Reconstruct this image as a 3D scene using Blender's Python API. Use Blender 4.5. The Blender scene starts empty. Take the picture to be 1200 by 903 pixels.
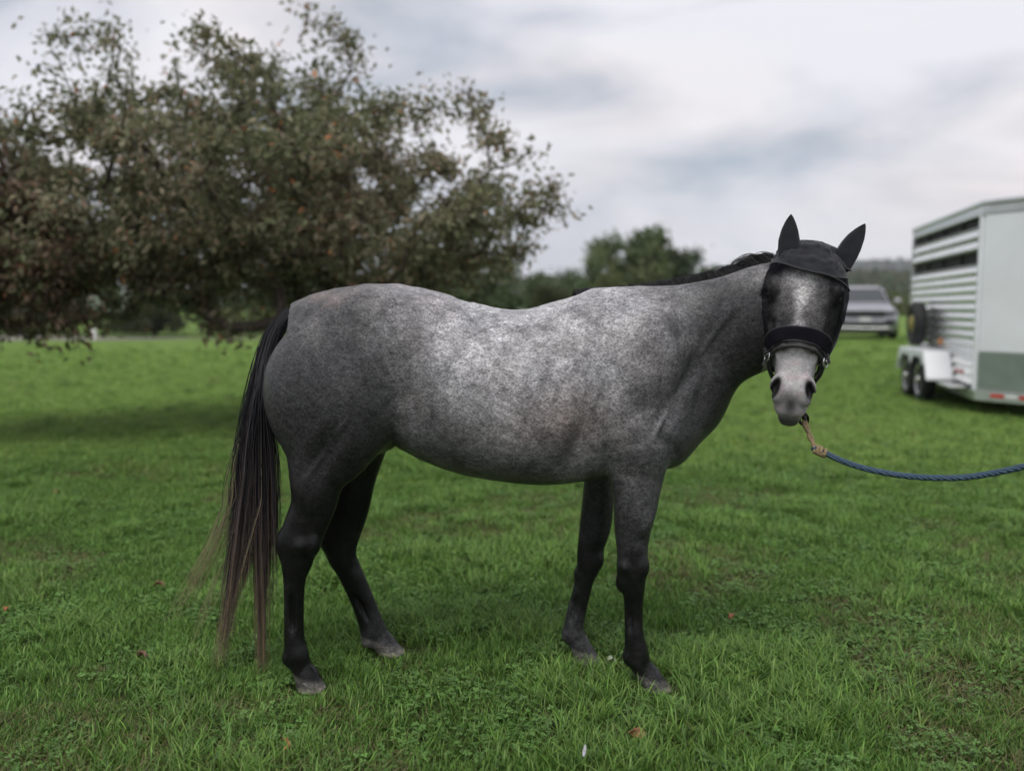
import bpy, bmesh, math, random
import numpy as np
from mathutils import Vector, Matrix
import openvdb as vdb

scene = bpy.context.scene
R = math.radians

# ------------------------------------------------------------------ camera
CAM_H = 1.43
F_PX, CX, CY = 1000.0, 600.0, 451.5          # focal length and centre on a 1200 px wide frame
PITCH = math.atan((CY - 362.0) / F_PX)       # horizon at row 362
cam_data = bpy.data.cameras.new("camera")
cam_data.sensor_fit = 'HORIZONTAL'
cam_data.sensor_width = 36.0
cam_data.lens = 36.0 * F_PX / 1200.0
cam_data.clip_start = 0.05
cam_data.clip_end = 5000.0
cam_data.dof.use_dof = True
cam_data.dof.focus_distance = 3.08
cam_data.dof.aperture_fstop = 1.15
cam = bpy.data.objects.new("camera", cam_data)
scene.collection.objects.link(cam)
cam.location = (0, 0, CAM_H)
cam.rotation_euler = (math.pi / 2 - PITCH, 0, 0)
scene.camera = cam

# ------------------------------------------------------------------ overcast sky
SUN_EL, SUN_AZ = R(60), R(200)               # azimuth clockwise from +Y: behind the camera
world = bpy.data.worlds.new("World")
scene.world = world
world.use_nodes = True
nt = world.node_tree
nt.nodes.clear()
N = nt.nodes.new
L = nt.links.new
out = N('ShaderNodeOutputWorld')
sky = N('ShaderNodeTexSky')
sky.sky_type = 'NISHITA'
sky.sun_disc = False
sky.sun_elevation = SUN_EL
sky.sun_rotation = SUN_AZ
bg_sky = N('ShaderNodeBackground')
bg_sky.inputs['Strength'].default_value = 0.10
L(sky.outputs[0], bg_sky.inputs['Color'])
tc = N('ShaderNodeTexCoord')
mp = N('ShaderNodeMapping')
mp.inputs['Rotation'].default_value = (0.0, R(-20), R(35))
mp.inputs['Scale'].default_value = (2.1, 2.1, 6.4)
L(tc.outputs['Generated'], mp.inputs['Vector'])
n1 = N('ShaderNodeTexNoise')
n1.inputs['Scale'].default_value = 1.25
n1.inputs['Detail'].default_value = 7.0
n1.inputs['Roughness'].default_value = 0.50
n1.inputs['Distortion'].default_value = 0.45
L(mp.outputs[0], n1.inputs['Vector'])
n2 = N('ShaderNodeTexNoise')
n2.inputs['Scale'].default_value = 0.8
n2.inputs['Detail'].default_value = 3.0
L(mp.outputs[0], n2.inputs['Vector'])
ramp = N('ShaderNodeValToRGB')
el = ramp.color_ramp.elements
el[0].position, el[0].color = 0.35, (0.33, 0.365, 0.41, 1)
el[1].position, el[1].color = 0.57, (0.65, 0.65, 0.69, 1)
e = ramp.color_ramp.elements.new(0.45)
e.color = (0.515, 0.525, 0.575, 1)
L(n1.outputs['Fac'], ramp.inputs['Fac'])
ramp2 = N('ShaderNodeValToRGB')
ramp2.color_ramp.elements[0].position, ramp2.color_ramp.elements[0].color = 0.52, (1, 1, 1, 1)
ramp2.color_ramp.elements[1].position, ramp2.color_ramp.elements[1].color = 0.70, (1.10, 1.02, 0.96, 1)
L(n2.outputs['Fac'], ramp2.inputs['Fac'])
mul = N('ShaderNodeMix')
mul.data_type = 'RGBA'
mul.blend_type = 'MULTIPLY'
mul.inputs[0].default_value = 1.0
L(ramp.outputs[0], mul.inputs[6])
L(ramp2.outputs[0], mul.inputs[7])
bg_cl = N('ShaderNodeBackground')
bg_cl.inputs['Strength'].default_value = 1.0
L(mul.outputs[2], bg_cl.inputs['Color'])
cov = N('ShaderNodeMapRange')
cov.inputs['From Min'].default_value = 0.30
cov.inputs['From Max'].default_value = 0.46
cov.inputs['To Min'].default_value = 0.72
cov.inputs['To Max'].default_value = 0.97
L(n1.outputs['Fac'], cov.inputs['Value'])
mixs = N('ShaderNodeMixShader')
L(cov.outputs[0], mixs.inputs[0])
L(bg_sky.outputs[0], mixs.inputs[1])
L(bg_cl.outputs[0], mixs.inputs[2])
L(mixs.outputs[0], out.inputs['Surface'])

sun_d = bpy.data.lights.new("sun", 'SUN')
sun_d.energy = 1.5
sun_d.angle = R(28)
sun_d.color = (1.0, 0.96, 0.90)
sun = bpy.data.objects.new("sun", sun_d)
scene.collection.objects.link(sun)
sdir = Vector((math.sin(SUN_AZ) * math.cos(SUN_EL), math.cos(SUN_AZ) * math.cos(SUN_EL), math.sin(SUN_EL)))
sun.rotation_euler = sdir.to_track_quat('Z', 'Y').to_euler()

scene.view_settings.view_transform = 'Standard'
scene.view_settings.look = 'None'
scene.view_settings.exposure = 0.50
scene.view_settings.gamma = 1.0
scene.view_settings.use_curve_mapping = False
scene.render.engine = 'CYCLES'
scene.cycles.use_denoising = True
scene.cycles.use_adaptive_sampling = True
scene.cycles.adaptive_threshold = 0.025
scene.cycles.max_bounces = 4
scene.cycles.diffuse_bounces = 2
scene.cycles.glossy_bounces = 3
scene.cycles.transparent_max_bounces = 8
scene.cycles.caustics_reflective = False
scene.cycles.caustics_refractive = False

# ------------------------------------------------------------------ helpers
rng = np.random.default_rng(7)


def W(px, py, Y):
    """A point of the place at depth Y, from where the photograph shows it."""
    u = (px - CX) / F_PX
    v = (py - CY) / F_PX
    cp, sp = math.cos(PITCH), math.sin(PITCH)
    dy, dz = cp - v * sp, -sp - v * cp
    t = Y / dy
    return np.array([u * t, Y, CAM_H + dz * t])


def on_ground(px, py, z=0.0):
    a, b = W(px, py, 1.0), np.array([0, 0, CAM_H])
    d = a - b
    t = (z - CAM_H) / d[2]
    return b + d * t


def link(o, parent=None):
    scene.collection.objects.link(o)
    if parent is not None:
        o.parent = parent
    return o


def mesh_obj(name, verts, faces, mat=None, parent=None, smooth=False):
    me = bpy.data.meshes.new(name)
    me.from_pydata([tuple(map(float, v)) for v in verts], [], [tuple(f) for f in faces])
    if smooth:
        me.shade_smooth()
    me.update()
    if mat is not None:
        me.materials.append(mat)
    return link(bpy.data.objects.new(name, me), parent)


def np_mesh(name, verts, loops, sizes, mat=None, parent=None, smooth=False, cols=None):
    """Fast mesh from numpy: verts (n,3), flat loop indices, face sizes, optional vertex colours."""
    me = bpy.data.meshes.new(name)
    me.vertices.add(len(verts))
    me.vertices.foreach_set('co', np.ascontiguousarray(verts, dtype=np.float32).ravel())
    me.loops.add(len(loops))
    me.loops.foreach_set('vertex_index', np.ascontiguousarray(loops, dtype=np.int32))
    sizes = np.asarray(sizes, dtype=np.int32)
    me.polygons.add(len(sizes))
    starts = np.concatenate([[0], np.cumsum(sizes)[:-1]]).astype(np.int32)
    me.polygons.foreach_set('loop_start', starts)
    if smooth:
        me.polygons.foreach_set('use_smooth', np.ones(len(sizes), dtype=bool))
    me.update(calc_edges=True)
    if cols is not None:
        a = me.color_attributes.new('col', 'FLOAT_COLOR', 'POINT')
        c = np.ones((len(verts), 4), dtype=np.float32)
        c[:, :cols.shape[1]] = cols
        a.data.foreach_set('color', c.ravel())
    if mat is not None:
        me.materials.append(mat)
    return link(bpy.data.objects.new(name, me), parent)


def tag(o, label=None, cat=None, group=None, kind=None):
    if label: o['label'] = label
    if cat: o['category'] = cat
    if group: o['group'] = group
    if kind: o['kind'] = kind
    return o


def empty(name, loc=(0, 0, 0), rz=0.0):
    o = bpy.data.objects.new(name, None)
    o.location = loc
    o.rotation_euler = (0, 0, rz)
    return link(o)


def box_data(lo, hi):
    x0, y0, z0 = lo
    x1, y1, z1 = hi
    v = [(x0, y0, z0), (x1, y0, z0), (x1, y1, z0), (x0, y1, z0), (x0, y0, z1), (x1, y0, z1), (x1, y1, z1), (x0, y1, z1)]
    f = [(0, 3, 2, 1), (4, 5, 6, 7), (0, 1, 5, 4), (1, 2, 6, 5), (2, 3, 7, 6), (3, 0, 4, 7)]
    return v, f


def bevel_box(name, lo, hi, mat, parent=None, bev=0.01, seg=2):
    v, f = box_data(lo, hi)
    bm = bmesh.new()
    bv = [bm.verts.new(p) for p in v]
    for q in f:
        bm.faces.new([bv[i] for i in q])
    if bev > 0:
        bmesh.ops.bevel(bm, geom=list(bm.edges), offset=bev, segments=seg, affect='EDGES', profile=0.5)
    me = bpy.data.meshes.new(name)
    bm.to_mesh(me)
    bm.free()
    me.materials.append(mat)
    return link(bpy.data.objects.new(name, me), parent)


def prism(name, poly, y0, y1, mat, parent=None, axis='Y', bev=0.0):
    """Extrude a 2D polygon (x,z) along y (or (y,z) along x when axis X)."""
    n = len(poly)
    if axis == 'Y':
        v = [(p[0], y0, p[1]) for p in poly] + [(p[0], y1, p[1]) for p in poly]
    elif axis == 'X':
        v = [(y0, p[0], p[1]) for p in poly] + [(y1, p[0], p[1]) for p in poly]
    else:
        v = [(p[0], p[1], y0) for p in poly] + [(p[0], p[1], y1) for p in poly]
    bm = bmesh.new()
    bv = [bm.verts.new(p) for p in v]
    bm.faces.new(bv[:n])
    bm.faces.new(bv[n:][::-1])
    for i in range(n):
        j = (i + 1) % n
        bm.faces.new([bv[j], bv[i], bv[n + i], bv[n + j]])
    bmesh.ops.recalc_face_normals(bm, faces=list(bm.faces))
    if bev > 0:
        bmesh.ops.bevel(bm, geom=list(bm.edges), offset=bev, segments=2, affect='EDGES', profile=0.5)
    me = bpy.data.meshes.new(name)
    bm.to_mesh(me)
    bm.free()
    me.materials.append(mat)
    return link(bpy.data.objects.new(name, me), parent)


def catmull(P, n):
    """Resample a sequence of rows (any width) with a Catmull-Rom spline into n rows."""
    P = np.asarray(P, float)
    m = len(P)
    Q = np.vstack([2 * P[0] - P[1], P, 2 * P[-1] - P[-2]])
    t = np.linspace(0, m - 1 - 1e-9, n)
    i = np.floor(t).astype(int)
    f = (t - i)[:, None]
    a, b, c, d = Q[i], Q[i + 1], Q[i + 2], Q[i + 3]
    return 0.5 * ((2 * b) + (-a + c) * f + (2 * a - 5 * b + 4 * c - d) * f ** 2 + (-a + 3 * b - 3 * c + d) * f ** 3)


def tube_arrays(path, rad, sides=8, closed=False, caps=True):
    """Sweep a circle along a path; returns verts, faces."""
    path = np.asarray(path, float)
    n = len(path)
    rad = np.broadcast_to(np.asarray(rad, float), (n,))
    if closed:
        T = np.roll(path, -1, 0) - np.roll(path, 1, 0)
    else:
        T = np.gradient(path, axis=0)
    T /= np.linalg.norm(T, axis=1)[:, None] + 1e-12
    up = np.array([0, 0, 1.0]) if abs(T[0][2]) < 0.9 else np.array([1.0, 0, 0])
    U = np.zeros_like(path)
    V = np.zeros_like(path)
    u = up - T[0] * (up @ T[0])
    u /= np.linalg.norm(u)
    for i in range(n):
        u = u - T[i] * (u @ T[i])
        u /= np.linalg.norm(u) + 1e-12
        U[i] = u
        V[i] = np.cross(T[i], u)
    a = np.linspace(0, 2 * np.pi, sides, endpoint=False)
    verts = (path[:, None, :] + rad[:, None, None] * (np.cos(a)[None, :, None] * U[:, None, :] + np.sin(a)[None, :, None] * V[:, None, :])).reshape(-1, 3)
    faces = []
    m = n if closed else n - 1
    for i in range(m):
        for j in range(sides):
            k = (j + 1) % sides
            i2 = (i + 1) % n
            faces.append((i * sides + j, i * sides + k, i2 * sides + k, i2 * sides + j))
    if caps and not closed:
        faces.append(tuple(range(sides))[::-1])
        faces.append(tuple((n - 1) * sides + j for j in range(sides)))
    return verts, faces


def tube(name, path, rad, mat, parent=None, sides=8, closed=False, smooth_n=None):
    if smooth_n:
        path = catmull(path, smooth_n)
    v, f = tube_arrays(path, rad, sides, closed)
    return mesh_obj(name, v, f, mat, parent, smooth=True)


def lathe(name, prof, mat, parent=None, sides=24, axis='X', smooth=True):
    """Revolve (offset along axis, radius) pairs."""
    v, f = [], []
    for (o_, r_) in prof:
        for j in range(sides):
            a = 2 * math.pi * j / sides
            c, s = r_ * math.cos(a), r_ * math.sin(a)
            v.append((o_, c, s) if axis == 'X' else ((c, o_, s) if axis == 'Y' else (c, s, o_)))
    for i in range(len(prof) - 1):
        for j in range(sides):
            k = (j + 1) % sides
            f.append((i * sides + j, i * sides + k, (i + 1) * sides + k, (i + 1) * sides + j))
    f.append(tuple(range(sides)))
    f.append(tuple((len(prof) - 1) * sides + j for j in range(sides)))
    o = mesh_obj(name, v, f, mat, parent, smooth=smooth)
    bm = bmesh.new()
    bm.from_mesh(o.data)
    bmesh.ops.recalc_face_normals(bm, faces=list(bm.faces))
    bm.to_mesh(o.data)
    bm.free()
    return o


class VNoise:
    """Smooth periodic value noise on points, numpy only."""
    def __init__(self, seed, n=32):
        self.n = n
        self.g = np.random.default_rng(seed).random((n, n, n))

    def __call__(self, p, scale):
        q = np.asarray(p, float) * scale
        i = np.floor(q).astype(int)
        f = q - i
        f = f * f * (3 - 2 * f)
        n = self.n
        r = 0
        for dx in (0, 1):
            for dy in (0, 1):
                for dz in (0, 1):
                    w = (f[:, 0] if dx else 1 - f[:, 0]) * (f[:, 1] if dy else 1 - f[:, 1]) * (f[:, 2] if dz else 1 - f[:, 2])
                    r = r + w * self.g[(i[:, 0] + dx) % n, (i[:, 1] + dy) % n, (i[:, 2] + dz) % n]
        return r


vn = VNoise(3)


def sstep(a, b, x):
    t = np.clip((x - a) / (b - a), 0, 1)
    return t * t * (3 - 2 * t)


# ------------------------------------------------------------------ materials
def new_mat(name):
    m = bpy.data.materials.new(name)
    m.use_nodes = True
    return m, m.node_tree, m.node_tree.nodes['Principled BSDF']


def plain(name, col, rough=0.5, metal=0.0, spec=0.5, noise=0.12, nscale=8.0, bump=0.0, bscale=60.0):
    """A procedural material: base colour with a little uneven noise in tone and gloss."""
    m, t, p = new_mat(name)
    tcx = t.nodes.new('ShaderNodeTexCoord')
    nz = t.nodes.new('ShaderNodeTexNoise')
    nz.inputs['Scale'].default_value = nscale
    nz.inputs['Detail'].default_value = 5
    t.links.new(tcx.outputs['Object'], nz.inputs['Vector'])
    mr = t.nodes.new('ShaderNodeMapRange')
    mr.inputs['From Min'].default_value = 0.3
    mr.inputs['From Max'].default_value = 0.7
    mr.inputs['To Min'].default_value = 1 - noise
    mr.inputs['To Max'].default_value = 1 + noise
    t.links.new(nz.outputs['Fac'], mr.inputs['Value'])
    vm = t.nodes.new('ShaderNodeVectorMath')
    vm.operation = 'SCALE'
    vm.inputs[0].default_value = col
    t.links.new(mr.outputs[0], vm.inputs['Scale'])
    t.links.new(vm.outputs[0], p.inputs['Base Color'])
    mr2 = t.nodes.new('ShaderNodeMapRange')
    mr2.inputs['To Min'].default_value = max(0.02, rough - 0.08)
    mr2.inputs['To Max'].default_value = min(1, rough + 0.08)
    t.links.new(nz.outputs['Fac'], mr2.inputs['Value'])
    t.links.new(mr2.outputs[0], p.inputs['Roughness'])
    p.inputs['Metallic'].default_value = metal
    p.inputs['Specular IOR Level'].default_value = spec
    if bump > 0:
        nb = t.nodes.new('ShaderNodeTexNoise')
        nb.inputs['Scale'].default_value = bscale
        nb.inputs['Detail'].default_value = 3
        t.links.new(tcx.outputs['Object'], nb.inputs['Vector'])
        b = t.nodes.new('ShaderNodeBump')
        b.inputs['Strength'].default_value = bump
        b.inputs['Distance'].default_value = 0.01
        t.links.new(nb.outputs['Fac'], b.inputs['Height'])
        t.links.new(b.outputs[0], p.inputs['Normal'])
    return m


def leaf_mat(name, transl=0.3, rough=0.55, spec=0.3, tint=(1, 1, 1)):
    """Foliage: vertex colour 'col', some light passing through."""
    m, t, p = new_mat(name)
    at = t.nodes.new('ShaderNodeAttribute')
    at.attribute_name = 'col'
    oi = t.nodes.new('ShaderNodeObjectInfo')
    mr = t.nodes.new('ShaderNodeMapRange')
    mr.inputs['To Min'].default_value = 0.75
    mr.inputs['To Max'].default_value = 1.25
    t.links.new(oi.outputs['Random'], mr.inputs['Value'])
    vm = t.nodes.new('ShaderNodeVectorMath')
    vm.operation = 'SCALE'
    t.links.new(at.outputs['Color'], vm.inputs[0])
    t.links.new(mr.outputs[0], vm.inputs['Scale'])
    t.links.new(vm.outputs[0], p.inputs['Base Color'])
    p.inputs['Roughness'].default_value = rough
    p.inputs['Specular IOR Level'].default_value = spec
    tr = t.nodes.new('ShaderNodeBsdfTranslucent')
    t.links.new(vm.outputs[0], tr.inputs['Color'])
    mx = t.nodes.new('ShaderNodeMixShader')
    mx.inputs[0].default_value = transl
    t.links.new(p.outputs[0], mx.inputs[1])
    t.links.new(tr.outputs[0], mx.inputs[2])
    t.links.new(mx.outputs[0], t.nodes['Material Output'].inputs['Surface'])
    return m


M_bark = plain('bark', (0.07, 0.055, 0.045), 0.9, noise=0.4, nscale=14, bump=0.6, bscale=40)
M_leaf = leaf_mat('leaf', 0.42)
M_grass = leaf_mat('grass_blade', 0.32, 0.5, 0.35)
M_black = plain('black_rubber', (0.012, 0.012, 0.014), 0.7, noise=0.3)
M_alu = plain('brushed_aluminium', (0.72, 0.74, 0.74), 0.32, metal=0.85, noise=0.06)
M_white = plain('white_panel', (0.78, 0.81, 0.84), 0.35, noise=0.06, nscale=1.6)
M_chrome = plain('steel', (0.7, 0.7, 0.68), 0.2, metal=1.0)

# ------------------------------------------------------------------ ground
def ground_z(x, y):
    x = np.asarray(x, float)
    y = np.asarray(y, float)
    rise = 0.46 * sstep(15.5, 27, y) * sstep(2, 9, x)
    far = 0.6 * sstep(60, 140, y)
    roll = 0.05 * np.sin(x * 0.31 + 1.0) * np.sin(y * 0.23) * sstep(15, 30, y)
    return rise + far + roll


def ground_mat():
    m, t, p = new_mat('lawn')
    tcx = t.nodes.new('ShaderNodeTexCoord')
    n_a = t.nodes.new('ShaderNodeTexNoise')
    n_a.inputs['Scale'].default_value = 0.45
    n_a.inputs['Detail'].default_value = 6
    t.links.new(tcx.outputs['Object'], n_a.inputs['Vector'])
    r_a = t.nodes.new('ShaderNodeValToRGB')
    r_a.color_ramp.elements[0].position = 0.33
    r_a.color_ramp.elements[0].color = (0.116, 0.200, 0.036, 1)
    r_a.color_ramp.elements[1].position = 0.68
    r_a.color_ramp.elements[1].color = (0.170, 0.260, 0.058, 1)
    t.links.new(n_a.outputs['Fac'], r_a.inputs['Fac'])
    n_b = t.nodes.new('ShaderNodeTexNoise')
    n_b.inputs['Scale'].default_value = 35
    n_b.inputs['Detail'].default_value = 4
    t.links.new(tcx.outputs['Object'], n_b.inputs['Vector'])
    mr = t.nodes.new('ShaderNodeMapRange')
    mr.inputs['From Min'].default_value = 0.3
    mr.inputs['From Max'].default_value = 0.7
    mr.inputs['To Min'].default_value = 0.6
    mr.inputs['To Max'].default_value = 1.25
    t.links.new(n_b.outputs['Fac'], mr.inputs['Value'])
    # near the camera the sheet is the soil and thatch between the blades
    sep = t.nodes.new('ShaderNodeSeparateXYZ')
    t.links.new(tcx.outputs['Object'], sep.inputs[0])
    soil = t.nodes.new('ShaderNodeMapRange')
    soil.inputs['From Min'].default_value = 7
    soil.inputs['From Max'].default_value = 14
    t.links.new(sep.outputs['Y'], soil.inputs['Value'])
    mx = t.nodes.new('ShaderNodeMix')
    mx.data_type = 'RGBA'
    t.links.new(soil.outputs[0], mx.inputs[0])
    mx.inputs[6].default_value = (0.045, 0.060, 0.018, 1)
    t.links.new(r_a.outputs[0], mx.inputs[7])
    vm = t.nodes.new('ShaderNodeVectorMath')
    vm.operation = 'SCALE'
    t.links.new(mx.outputs[2], vm.inputs[0])
    t.links.new(mr.outputs[0], vm.inputs['Scale'])
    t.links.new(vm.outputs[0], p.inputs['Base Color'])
    p.inputs['Roughness'].default_value = 0.9
    p.inputs['Specular IOR Level'].default_value = 0.15
    b = t.nodes.new('ShaderNodeBump')
    b.inputs['Strength'].default_value = 0.6
    b.inputs['Distance'].default_value = 0.05
    t.links.new(n_b.outputs['Fac'], b.inputs['Height'])
    t.links.new(b.outputs[0], p.inputs['Normal'])
    return m


def build_ground():
    xs = np.unique(np.concatenate([np.linspace(-1500, -80, 12), np.linspace(-80, 80, 81), np.linspace(80, 1500, 12)]))
    ys = np.unique(np.concatenate([np.linspace(-300, -10, 8), np.linspace(-10, 80, 91), np.linspace(80, 200, 25), np.linspace(200, 2500, 14)]))
    X, Y = np.meshgrid(xs, ys)
    Z = ground_z(X, Y)
    v = np.stack([X.ravel(), Y.ravel(), Z.ravel()], 1)
    nx, ny = len(xs), len(ys)
    i = np.arange(nx - 1)
    j = np.arange(ny - 1)
    a = (j[:, None] * nx + i[None, :]).ravel()
    loops = np.stack([a, a + 1, a + 1 + nx, a + nx], 1).ravel()
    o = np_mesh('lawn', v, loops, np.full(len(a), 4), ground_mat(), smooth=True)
    tag(o, 'mown green lawn spreading to the far trees', kind='structure')
    # gravel road on the far left
    pts = [(-60, 41.0), (-26, 40.5), (-19, 40.3), (-15, 40.4), (-6, 41.4)]
    v, f = [], []
    for k, (x, y) in enumerate(pts):
        wd = [4.6, 4.2, 2.4, 0.7, 0.4][k]
        for s in (-1, 1):
            v.append((x, y + s * wd, float(ground_z(x, y + s * wd)) + 0.02))
    for k in range(len(pts) - 1):
        f.append((2 * k, 2 * k + 2, 2 * k + 3, 2 * k + 1))
    o = mesh_obj('gravel_road', v, f, plain('gravel', (0.21, 0.19, 0.17), 0.9, noise=0.25, nscale=6, bump=0.4))
    tag(o, 'pale gravel track at the edge of the lawn', kind='structure')


build_ground()


def col_jit(n, base, var, hue=0.15):
    base = np.asarray(base, float)
    k = 1 + var * (rng.random((n, 1)) * 2 - 1)
    h = 1 + hue * (rng.random((n, 3)) * 2 - 1)
    return base * k * h


def blade_tuft(seed, nb, r, hmin, hmax, lean, wid, cols):
    """One tuft of curved blades (5 triangles each)."""
    g = np.random.default_rng(seed)
    V, Lp, S, C = [], [], [], []
    b0 = 0
    for k in range(nb):
        a, rr = g.random() * 6.283, r * math.sqrt(g.random())
        base = np.array([rr * math.cos(a), rr * math.sin(a), -0.004])
        h = hmin + (hmax - hmin) * g.random() ** 1.3
        d = g.random() * 6.283
        ln = lean * h * (0.2 + g.random())
        dirv = np.array([math.cos(d), math.sin(d), 0])
        side = np.array([-math.sin(d + g.normal() * 0.7), math.cos(d), 0])
        w = wid * (0.6 + 0.8 * g.random())
        c = np.array(cols[g.integers(len(cols))]) * (0.75 + 0.5 * g.random())
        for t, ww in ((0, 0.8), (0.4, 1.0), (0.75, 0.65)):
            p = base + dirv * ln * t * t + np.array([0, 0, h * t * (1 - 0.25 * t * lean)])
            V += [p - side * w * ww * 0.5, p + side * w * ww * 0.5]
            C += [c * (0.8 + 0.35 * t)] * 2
        V.append(base + dirv * ln + np.array([0, 0, h * (1 - 0.25 * lean)]))
        C.append(c * 1.15)
        Lp += [b0, b0 + 1, b0 + 3, b0 + 2, b0 + 2, b0 + 3, b0 + 5, b0 + 4, b0 + 4, b0 + 5, b0 + 6]
        S += [4, 4, 3]
        b0 += 7
    return np.array(V), np.array(Lp), S, np.array(C)


def leafy_tuft(seed, n, r, h, size, cols, rosette=False):
    """Clover-like little round leaves, or a flat dandelion rosette."""
    g = np.random.default_rng(seed)
    V, Lp, S, C = [], [], [], []
    b0 = 0
    for k in range(n):
        c = np.array(cols[g.integers(len(cols))]) * (0.75 + 0.5 * g.random())
        if rosette:
            a = 6.283 * k / n + g.normal() * 0.2
            d = np.array([math.cos(a), math.sin(a), 0])
            s = np.array([-d[1], d[0], 0])
            ln = size * (0.7 + 0.6 * g.random())
            w = ln * 0.13
            lift = 0.25 + 0.5 * g.random()
            prev = None
            for t, ww in ((0, 0.25), (0.3, 0.8), (0.5, 0.55), (0.7, 1.1), (1.0, 0.15)):
                p = d * ln * t + np.array([0, 0, 0.01 + ln * lift * t * (1 - 0.55 * t)])
                V += [p - s * w * ww, p + s * w * ww]
                C += [c] * 2
            for q in range(4):
                i = b0 + 2 * q
                Lp += [i, i + 1, i + 3, i + 2]
                S.append(4)
            b0 += 10
        else:
            a, rr = g.random() * 6.283, r * math.sqrt(g.random())
            ctr = np.array([rr * math.cos(a), rr * math.sin(a), h * (0.35 + 0.65 * g.random())])
            tilt = np.array([g.normal() * 0.35, g.normal() * 0.35, 1.0])
            tilt /= np.linalg.norm(tilt)
            e1 = np.cross(tilt, [math.cos(a), math.sin(a), 0.1])
            e1 /= np.linalg.norm(e1)
            e2 = np.cross(tilt, e1)
            for q in range(3):
                b = 2.094 * q + g.random() * 0.4
                d = math.cos(b) * e1 + math.sin(b) * e2
                s = np.cross(tilt, d)
                sz = size * (0.7 + 0.5 * g.random())
                pts = [ctr, ctr + d * sz * 0.55 - s * sz * 0.45 + tilt * 0.1 * sz, ctr + d * sz + tilt * 0.05 * sz, ctr + d * sz * 0.55 + s * sz * 0.45 + tilt * 0.1 * sz]
                V += pts
                C += [c * 0.9, c, c * 1.1, c]
                Lp += [b0, b0 + 1, b0 + 2, b0 + 3]
                S.append(4)
                b0 += 4
    return np.array(V), np.array(Lp), S, np.array(C)


GREENS = [(0.116, 0.235, 0.040), (0.142, 0.263, 0.048), (0.094, 0.201, 0.036), (0.191, 0.293, 0.072), (0.120, 0.217, 0.066)]
PALE = [(0.200, 0.340, 0.068), (0.236, 0.366, 0.079), (0.276, 0.373, 0.102), (0.173, 0.296, 0.060)]  # lighter greens, the distant sheen put into the colour
DRY = [(0.20, 0.17, 0.08), (0.16, 0.17, 0.06), (0.24, 0.20, 0.11), (0.09, 0.15, 0.035)]


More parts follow.
